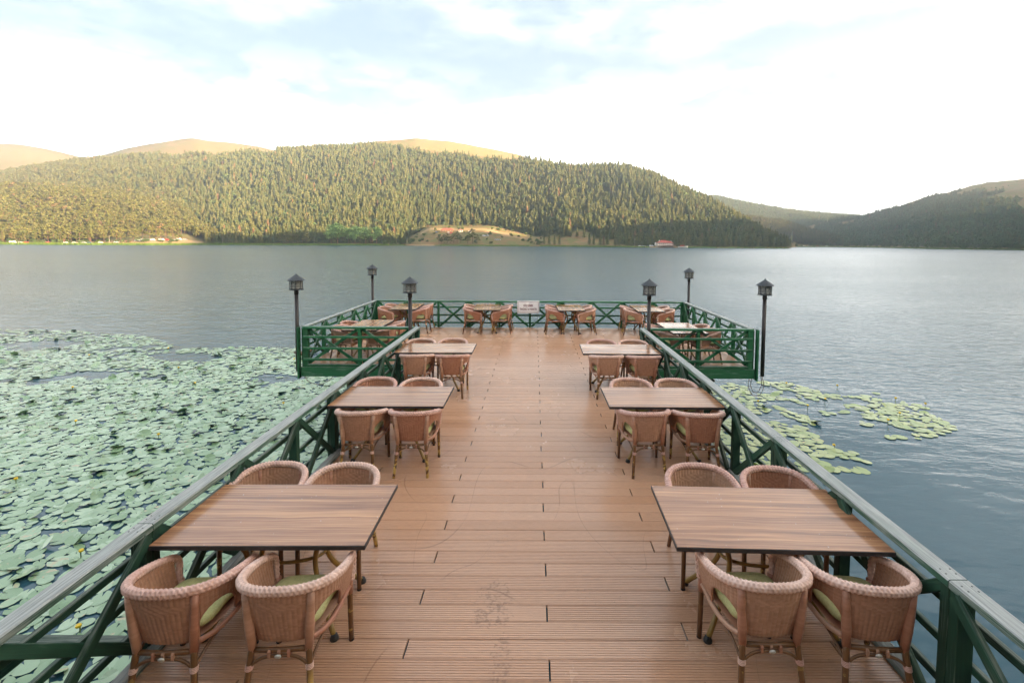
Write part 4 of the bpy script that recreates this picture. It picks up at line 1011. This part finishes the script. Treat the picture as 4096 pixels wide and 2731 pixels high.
for i, (a, b, r, yel) in enumerate(pads):
    an, tx, ty, ra, z = pad_pose(a, b, r, yel)
    if i in lone:
        o = link('lily_pad', PADM[yel][5 if ra else rs.randrange(5)], None, (a, b, z), (tx, ty, an), (r, r, r))
        if yel: tag(o, 'yellow-green lily pad floating on the open-water side of the pier', 'lily pad', 'lily pads beside the open-water railing')
        else: tag(o, 'pale green lily pad floating close to the pier among many others', 'lily pad', 'lily pads close to the pier on the crowded side')
    else: add_pad(mass[yel], a, b, z, r, an, tx, ty, rs, ra)
if mass[False].f: tag(mass[False].build('lily_pads', M['pad']), 'carpet of pale green lily pads spreading over the lake', 'lily pads', kind='stuff')
if mass[True].f: tag(mass[True].build('lily_pads', M['pad_yellow']), 'patch of yellow-green lily pads on the open-water side', 'lily pads', kind='stuff')
def flower(x, y, h, label):
    t = thing('water_lily_flower', label, 'flower', (x, y, WZ), group='yellow water lily flowers')
    mb = MB(); mb.tube([(0, 0, -.1), (rs.uniform(-.02, .02), 0, h)], .008, 5); mb.build('stalk', M['stalk'], t)
    mb = MB(); mb.lathe([(.006, -.012), (.028, 0), (.034, .02), (.026, .034), (.012, .026)], 8, (0, 0, h)); mb.build('bloom', M['petal'], t, True)
fl_l = [(-8.7, 20.5), (-9.6, 18.8), (-16.2, 20.8), (-13.2, 17.4), (-11.3, 15.6), (-5.6, 5.6), (-6.9, 7.0), (-8.3, 6.6), (-10.3, 9.2), (-5.9, 7.7), (-12.0, 12.2), (-4.5, 8.1), (-4.1, 4.9), (-6.1, 4.7), (-15.0, 15.2), (-18.5, 19.5), (-7.4, 13.8), (-9.2, 11.4)]
fl_r = [(6.74, 14.0), (10.33, 15.9), (11.1, 14.3), (11.6, 13.8), (7.16, 11.05), (5.5, 11.2), (6.06, 9.6), (10.3, 13.1), (8.6, 15.9), (9.0, 14.4), (8.0, 13.6), (9.6, 12.6)]
for x, y in fl_l: flower(x, y, rs.uniform(.06, .14), 'tiny yellow water lily bloom among the crowded pads')
for x, y in fl_r: flower(x, y, rs.uniform(.05, .16), 'tiny yellow water lily bloom by the open-water pads')

# ------------------------------------------------------------------ ducks
M['duck'] = m_simple('brown_plumage', (0.13, 0.085, 0.055), .8, .2, 0, .5, 30); M['duck_head'] = m_simple('dark_plumage', (0.05, 0.035, 0.025), .7, .2); M['bill'] = m_simple('duck_bill', (0.35, 0.22, 0.06), .5)
def duck(x, y, rz, label):
    t = thing('duck', label, 'duck', (x, y, WZ), rz)
    mb = MB(); prof_ = [(-.27, .015, .13), (-.22, .05, .12), (-.12, .095, .085), (0, .115, .075), (.10, .10, .085), (.16, .06, .12), (.18, .045, .17), (.185, .042, .21)]
    rings = []
    for k, (xx, r, zz) in enumerate(prof_): rings.append(mb.ring([(xx + (.0 if k < 5 else -.03 * math.cos(a) * (k - 4) / 3), r * math.sin(a) * .95, zz + r * .85 * math.cos(a)) for a in [2 * math.pi * i / 10 for i in range(10)]]))
    mb.skin(rings); b = mb.build('body', M['duck'], t, True)
    mb = MB(); mb.lathe([(.01, -.05), (.042, -.03), (.052, 0), (.042, .035), (.008, .05)], 10, (.195, 0, .245)); hd = mb.build('head', M['duck_head'], t, True)
    mb = MB(); mb.beam((.235, 0, .235), (.30, 0, .222), .035, .018, ch=.006); mb.build('bill', M['bill'], hd)
duck(10.2, 23.3, math.pi - .1, 'small brown duck swimming on the open water beyond the pier')
duck(-9.75, 20.6, math.pi + .3, 'small brown duck on the water beside the front lantern, farther from its post')
duck(-9.95, 20.0, .2, 'small duck half hidden behind the front lantern post')

# ================================================================== THE FAR SHORE
random.seed(33)
def spot(q, D):
    z = float(terrain(np.array([q]), np.array([D]))[0][0]); return (D * (q - 1227) / 1090, D, z)
TREES = {}
def tree_kind(kind, name, crowns, crown_mat, trunks):
    TREES[kind] = (name, [c.mesh('crown', crown_mat) for c in crowns], trunks)
tree_kind('fir', 'fir_tree', [crown_fir(13, 8, r, 60 + i) for i, r in enumerate((.19, .22, .17))], M['fir'], [trunk_mesh(i, .9, .014, .004) for i in range(2)])
tree_kind('pine', 'pine_tree', [crown_pine(70 + i, 13, 36, .034) for i in range(3)], M['pine'], [trunk_mesh(10 + i, .93, .016, .012, 5) for i in range(2)])
tree_kind('poplar', 'broadleaf_tree', [crown_leafy(80 + i, 26, 80, .024, .60, .22, .31, .14) for i in range(3)], M['poplar'], [trunk_mesh(20 + i, .8, .020, .015, 6) for i in range(2)])
tree_kind('bush', 'shrub', [crown_leafy(90 + i, 12, 40, .06, .42, .36, .28, .24) for i in range(3)], M['bush'], [trunk_mesh(30 + i, .4, .025, .02, 3) for i in range(1)])
def tree(kind, q, e, h, label, group, w=1.0):
    S = float(np.interp(q, *SHORE)); x, y, z = spot(q, S + e); name, crowns, trunks = TREES[kind]
    t = thing(name, label, 'shrub' if kind == 'bush' else 'tree', (x, y, z - .15), rnd(0, 6.28), group); t.scale = (h * w, h * w, h)
    link('crown', random.choice(crowns), t); link('trunk', random.choice(trunks), t)
for i in range(6): tree('poplar', 757 + i * 21 + rnd(-5, 5), 14 + rnd(-4, 8), (27, 28, 25, 24, 26, 24)[i] + rnd(-1, 1), ['tall pale green tree at the outer end of the lakeside clump', 'tallest rounded pale tree of the lakeside clump', 'pale tree third along the lakeside clump', 'pale tree fourth along the lakeside clump', 'broad pale tree fifth along the lakeside clump', 'pale yellowish tree ending the lakeside clump beside the dark firs'][i], 'pale broadleaf trees clumped on the shore', 1.15)
for i in range(12): tree('fir', 476 + i * 7.5 + rnd(-2, 2), 14 + rnd(-3, 10), rnd(13, 16), 'dark fir in the compact grove standing forward on the shore', 'dark firs in the shore grove', 1.15)
for i in range(9): tree('pine', 642 + i * 7.5 + rnd(-3, 3), 10 + rnd(-3, 10), rnd(14, 17), 'pine in the loose row beside the pale lakeside clump', 'pines beside the pale clump', 1.1)
for i in range(10): tree('fir' if i % 3 else 'bush', 882 + i * 7 + rnd(-2, 2), 12 + rnd(-2, 12), rnd(11, 14) if i % 3 else 9, 'dark tree between the pale clump and the open meadow', 'dark trees beside the meadow', 1.1)
for q_, h_ in ((1008, 10), (1014, 9), (1020, 12), (1027, 13), (1034, 10), (1042, 13), (1050, 14), (1058, 10), (1074, 12), (1096, 11)): tree('pine', q_, 9 + rnd(-2, 6), h_, 'dark pine in the waterside row below the meadow', 'pines on the meadow shore', 1.25)
tree('pine', 1085, 12, 19, 'tallest pine standing alone at the foot of the meadow', 'pines on the meadow shore', 1.2)
for i in range(64):
    q_, e_ = rnd(950, 1245), rnd(10, 95)
    tree('bush', q_, e_, rnd(2.2, 5.6), 'small round shrub dotted on the dry meadow', 'shrubs on the meadow', 1.1)
for i in range(46): tree('fir', 1252 + i * 12.2 + rnd(-4, 4), 8 + rnd(-2, 9) + (55 if 1300 < 1252 + i * 12.2 < 1345 else 0), rnd(11.5, 16.5), 'fir in the front row at the foot of the big forested hill', 'front row of firs below the hill', 1.05)
for i in range(34): tree('pine', -20 + i * 13 + rnd(-5, 5), 36 + rnd(-3, 10), rnd(12, 16), 'sunlit pine at the edge of the wood above the bright shore', 'sunlit pines above the shore', 1.15)
for i in range(26): tree('bush', 10 + i * 16 + rnd(-6, 6), 28 + rnd(-4, 6), rnd(3, 6), 'sunlit shrub below the pines on the bright shore', 'sunlit shrubs along the shore', 1.2)
for i in range(40): tree('bush', 1830 + i * 13.3 + rnd(-5, 5), 9 + rnd(-3, 8), rnd(4, 7.5), 'rounded lakeside shrub on the shaded far shore', 'shrubs along the shaded shore', 1.1)
tree('fir', 1806, 8, 13, 'dark fir standing out on the point where the hill meets the lake', 'front row of firs below the hill', 1.2)
# reeds
mb = MB(); rr_ = random.Random(3)
for i in range(15000):
    q_ = rr_.uniform(-120, 2420)
    if 930 < q_ < 1010 or 1490 < q_ < 1560 or (1215 < q_ < 1240) or (1640 < q_ < 1830 and rr_.random() < .6): continue
    S = float(np.interp(q_, *SHORE)); wd = 15 if q_ < 480 else (11 if 690 < q_ < 940 else 6)
    D = S - 2 + rr_.random() ** 1.3 * wd; x = D * (q_ - 1227) / 1090; h = rr_.uniform(1.2, 2.4) * (1.15 if q_ < 900 else .8); w = rr_.uniform(.3, .7)
    b = mb.ring([(x - w, D, WZ - .2), (x + w, D + rr_.uniform(-.3, .3), WZ - .2), (x + rr_.uniform(-.5, .5), D, WZ + h)]); mb.face(b)
tag(mb.build('reeds', M['reed']), 'green belt of reeds along the far waterline', 'reeds', kind='stuff')
# buildings
M['plaster'] = m_simple('white_plaster', (0.70, 0.64, 0.55), .8, .2, 0, .08, .5); M['tile_red'] = m_simple('red_roof_tiles', (0.40, 0.10, 0.075), .8, .2, 0, .25, .6); M['dark_glass'] = m_simple('dark_window', (0.03, 0.035, 0.045), .15)
M['wood_brown'] = m_simple('brown_wood', (0.26, 0.15, 0.08), .8, .2, 0, .3, .7); M['white_cloth'] = m_simple('white_canvas', (0.78, 0.77, 0.74), .9, .1); M['concrete'] = m_simple('pale_concrete', (0.40, 0.36, 0.30), .9, .1, 0, .2, .4)
def bxm(c, sz): mb = MB(); mb.box(c, sz, .02); return mb
def hip_roof(w, d, z, h, over=.6):
    mb = MB(); W, Dp = w / 2 + over, d / 2 + over; r = max(W - Dp, .2)
    v = mb.ring([(-W, -Dp, z), (W, -Dp, z), (W, Dp, z), (-W, Dp, z), (-r, 0, z + h), (r, 0, z + h)])
    for f in ([0, 1, 5, 4], [1, 2, 5], [2, 3, 4, 5], [3, 0, 4], [3, 2, 1, 0]): mb.face(f)
    return mb
def house(name, label, q, e, w, d, h, rh, wins, floors=1, rz=0.0, wall='plaster', extra=None):
    S = float(np.interp(q, *SHORE)); x, y, z = spot(q, S + e); t = thing(name, label, 'building', (x, y, z - .3), rz)
    wl_ = bxm((0, 0, h / 2), (w, d, h)).build('wall', M[wall], t); rf = hip_roof(w, d, h - .01, rh).build('roof', M['tile_red'], t)
    for f in range(floors):
        for k in range(wins):
            xx = -w / 2 + w * (k + .5) / wins; zz = h * (f + .55) / floors
            win = bxm((xx, -d / 2 - .03, zz), (w / wins * .55, .08, h / floors * .45)).build('window', M['dark_glass'], t)
            bxm((xx, -d / 2 - .08, zz - h / floors * .25), (w / wins * .62, .14, .1)).build('sill', M['plaster'], win)
    if extra: extra(t, w, d, h, rf)
    return t
def rest(t, w, d, h, rf):
    for x_, hh in ((-w * .34, 3.4), (w * .05, 2.2), (w * .43, 2.6)): bxm((x_, -.5, h + hh / 2 - .2), (1.0, 1.0, hh)).build('chimney', M['plaster'], rf)
    bxm((0, -d / 2 - 2.6, 1.1), (w * 1.2, 5.0, .35)).build('terrace', M['wood_brown'], t)
    aw = MB(); aw.beam((-w * .5, -d / 2 - 1.6, h * .48), (w * .62, -d / 2 - 1.6, h * .48), 3.2, .18); aw.build('awning', M['tile_red'], t)
    for k in range(9): bxm((-w * .56 + k * w * .14, -d / 2 - 4.9, 0.2), (.3, .3, 2.0)).build('post', M['wood_brown'], t)
    for z_ in (1.7, 2.1): bxm((0, -d / 2 - 5.0, z_), (w * 1.2, .1, .12)).build('rail', M['plaster'], t)
house('restaurant', 'white lakeside restaurant with a red hipped roof and timber terrace', 1525, 7, 17, 10, 4.8, 3.0, 7, 2, 0.0, extra=rest)
house('shed', 'long low pavilion with a red roof on the meadow', 1027, 62, 17, 6, 2.5, 2.2, 5, 1, .05, wall='wood_brown')
house('hut', 'small hut with a red roof beside the meadow trees', 1058, 60, 5, 4, 2.6, 1.3, 2, 1)
house('kiosk', 'pale blue-walled kiosk with a small red roof by the meadow track', 1079, 56, 4, 4, 3.0, 1.2, 1, 1)
# parasols, boat, poles
def parasol(q, e, label):
    S = float(np.interp(q, *SHORE)); x, y, z = spot(q, S + e); t = thing('parasol', label, 'parasol', (x, y, z), group='folded white parasols by the restaurant')
    mb = MB(); mb.tube([(0, 0, 0), (0, 0, 5.2)], .07, 6); mb.build('pole', M['concrete'], t)
    mb = MB(); mb.lathe([(.45, 1.6), (.6, 2.4), (.45, 4.2), (.1, 5.3)], 8); mb.build('canopy', M['white_cloth'], t)
parasol(1504, 5, 'folded white parasol beside the restaurant terrace steps'); parasol(1512, 6, 'taller folded white parasol close to the restaurant wall')
x, y, z = spot(1566, 518); bt = thing('boat', 'beige boat with a red cabin moored beside the restaurant', 'boat', (x, 515, WZ), .1)
mb = MB(); rings = [mb.ring([(xx, -hw, 1.5 + up), (xx, -hw * .7, .2), (xx, hw * .7, .2), (xx, hw, 1.5 + up)]) for xx, hw, up in ((-5, 1.2, 0), (-2, 1.7, 0), (2, 1.6, .1), (4.5, .8, .5), (5.6, .1, .8))]; mb.skin(rings, True); mb.build('hull', M['plaster'], bt)
bxm((-1, 0, 2.2), (4, 2.2, 1.5)).build('cabin', M['tile_red'], bt); mb = MB(); mb.tube([(0, 0, 2.9), (0, 0, 7.5)], .09, 5); mb.build('mast', M['tile_red'], bt)
def upole(q, e, h, label):
    S = float(np.interp(q, *SHORE)); x, y, z = spot(q, S + e); mb = MB(); mb.tube([(0, 0, -.3), (0, 0, h)], [.16, .10], 6); o = mb.build('utility_pole', M['concrete'], None, loc=(x, y, z)); tag(o, label, 'pole', 'poles along the shore')
upole(512, 12, 9, 'thin pole in front of the dark shore grove'); upole(252, 24, 8, 'thin pole among the sunlit shrubs'); upole(722, 9, 9, 'thin pole beside the pale lakeside clump'); upole(1457, 10, 10, 'thin pale snag before the front row of firs')
# parked cars
CARC = {'white': (0.75, 0.75, 0.75), 'red': (0.42, 0.03, 0.04), 'blue': (0.05, 0.09, 0.22), 'silver': (0.42, 0.43, 0.45), 'dark': (0.035, 0.035, 0.045)}
for k_, c_ in CARC.items(): M['car_' + k_] = m_simple('car_paint_' + k_, c_, .25, .6)
CARP = {}
def car_meshes(van):
    L, W = (5.2, 1.95) if van else (4.3, 1.75); mb = MB()
    pr = [(-L / 2, .35), (-L / 2, 1.0), (-L / 2 + .25, 2.1), (L / 2 - 1.3, 2.15), (L / 2 - .6, 1.15), (L / 2, .95), (L / 2, .35)] if van else [(-L / 2, .35), (-L / 2, .9), (-L / 2 + .5, .98), (-L / 2 + 1.0, 1.45), (L / 2 - 1.8, 1.48), (L / 2 - 1.05, .98), (L / 2, .82), (L / 2, .35)]
    a = mb.ring([(x, -W / 2, z) for x, z in pr]); b = mb.ring([(x, W / 2, z) for x, z in pr]); mb.skin([a, b], True)
    g = MB(); zt = 1.75 if van else 1.22; g.box((-.15, 0, zt), ((L - 1.9) if van else 1.9, W + .03, .4 if van else .3))
    wh = MB(); wh.tube([(0, -W / 2 - .02, 0), (0, W / 2 + .02, 0)], .33, 10)
    return mb, g.mesh('windows', M['dark_glass']), wh.mesh('wheel_pair', M['black_rubber']), L
def car(q, e, colour, van, rz, label):
    key = (colour, van)
    if key not in CARP: mb, g, wh, L = car_meshes(van); CARP[key] = (mb.mesh('body', M['car_' + colour]), g, wh, L)
    bm_, g, wh, L = CARP[key]; S = float(np.interp(q, *SHORE)); x, y, z = spot(q, S + e); t = thing('parked_van' if van else 'parked_car', label, 'van' if van else 'car', (x, y, z + .05), rz, 'vehicles parked along the far shore')
    link('body', bm_, t); link('windows', g, t); link('axle_wheels', wh, t, (-L * .3, 0, .33)); link('axle_wheels', wh, t, (L * .3, 0, .33))
for i, (q_, e_, c_, v_) in enumerate([(30, 24, 'white', True), (48, 21, 'white', False), (60, 24, 'red', False), (110, 24, 'red', False), (152, 23, 'white', False), (172, 22, 'white', False), (194, 24, 'silver', False), (206, 21, 'blue', False), (232, 24, 'white', False), (268, 26, 'silver', False), (296, 30, 'red', False), (316, 34, 'white', True), (326, 36, 'white', True), (338, 36, 'silver', True), (350, 37, 'white', True), (372, 38, 'white', True), (384, 40, 'red', False), (398, 40, 'white', False), (412, 42, 'white', True), (426, 42, 'silver', False)]):
    where = 'on the bright shore below the pines' if q_ < 250 else 'on the sandy track of the bright clearing'
    car(q_, e_, c_, v_, rnd(-.3, .3), '%s %s parked %s' % (c_, 'van' if v_ else 'car', where))
for q_, e_, c_, v_ in ((1003, 56, 'blue', False), (1031, 55, 'white', False), (1036, 54, 'red', False), (1112, 40, 'white', True), (1118, 41, 'white', True), (1140, 26, 'white', False), (1146, 27, 'white', False)):
    car(q_, e_, c_, v_, rnd(-.3, .3), '%s %s parked on the meadow across the lake' % (c_, 'van' if v_ else 'car'))
for q_, e_, c_, v_ in ((1470, 9, 'white', False), (1478, 9, 'silver', False), (1488, 9, 'dark', False), (1496, 8, 'white', True), (1574, 9, 'white', False)):
    car(q_, e_, c_, v_, rnd(-.2, .2), '%s %s parked beside the lakeside restaurant' % (c_, 'van' if v_ else 'car'))
for q_, e_, c_ in ((1846, 8, 'white'), (1856, 9, 'silver'), (1876, 8, 'red'), (1898, 9, 'white')):
    car(q_, e_, c_, False, rnd(-.2, .2), '%s car parked on the far shore past the wooded point' % c_)

# things that would share a label are told apart by their order along the shore
ORDN = ['first', 'second', 'third', 'fourth', 'fifth', 'sixth', 'seventh', 'eighth', 'ninth', 'tenth', 'eleventh', 'twelfth']
by = {}
for o in COL.objects:
    if o.parent is None and o.get('label') and o.get('category'): by.setdefault(o['label'], []).append(o)
for lab, os_ in by.items():
    if 1 < len(os_) <= 12:
        os_.sort(key=lambda o: o.location.x / max(o.location.y, .1))
        for k_, o in enumerate(os_): o['label'] = lab + ', %s from the left' % ORDN[k_]

# ------------------------------------------------------------------ evening air over the lake
mb = MB(); x0, x1, y0, y1, z0, z1 = -7000, 7000, -2500, 4200, WZ - 5, 385
v = mb.ring([(x, y, z) for z in (z0, z1) for x, y in ((x0, y0), (x1, y0), (x1, y1), (x0, y1))])
for f in ([0, 3, 2, 1], [4, 5, 6, 7], [0, 1, 5, 4], [1, 2, 6, 5], [2, 3, 7, 6], [3, 0, 4, 7]): mb.face(f)
hm = bpy.data.materials.new('evening_haze'); hm.use_nodes = True; hm.node_tree.nodes.clear()
ho = hm.node_tree.nodes.new('ShaderNodeOutputMaterial'); hv = hm.node_tree.nodes.new('ShaderNodeVolumePrincipled')
hv.inputs['Color'].default_value = (0.82, 0.91, 1.0, 1); hv.inputs['Density'].default_value = 0.00033; hv.inputs['Anisotropy'].default_value = 0.6
hm.node_tree.links.new(hv.outputs[0], ho.inputs['Volume'])
hz = mb.build('haze', hm); tag(hz, 'thin pale evening haze over lake and hills', 'haze', kind='stuff')
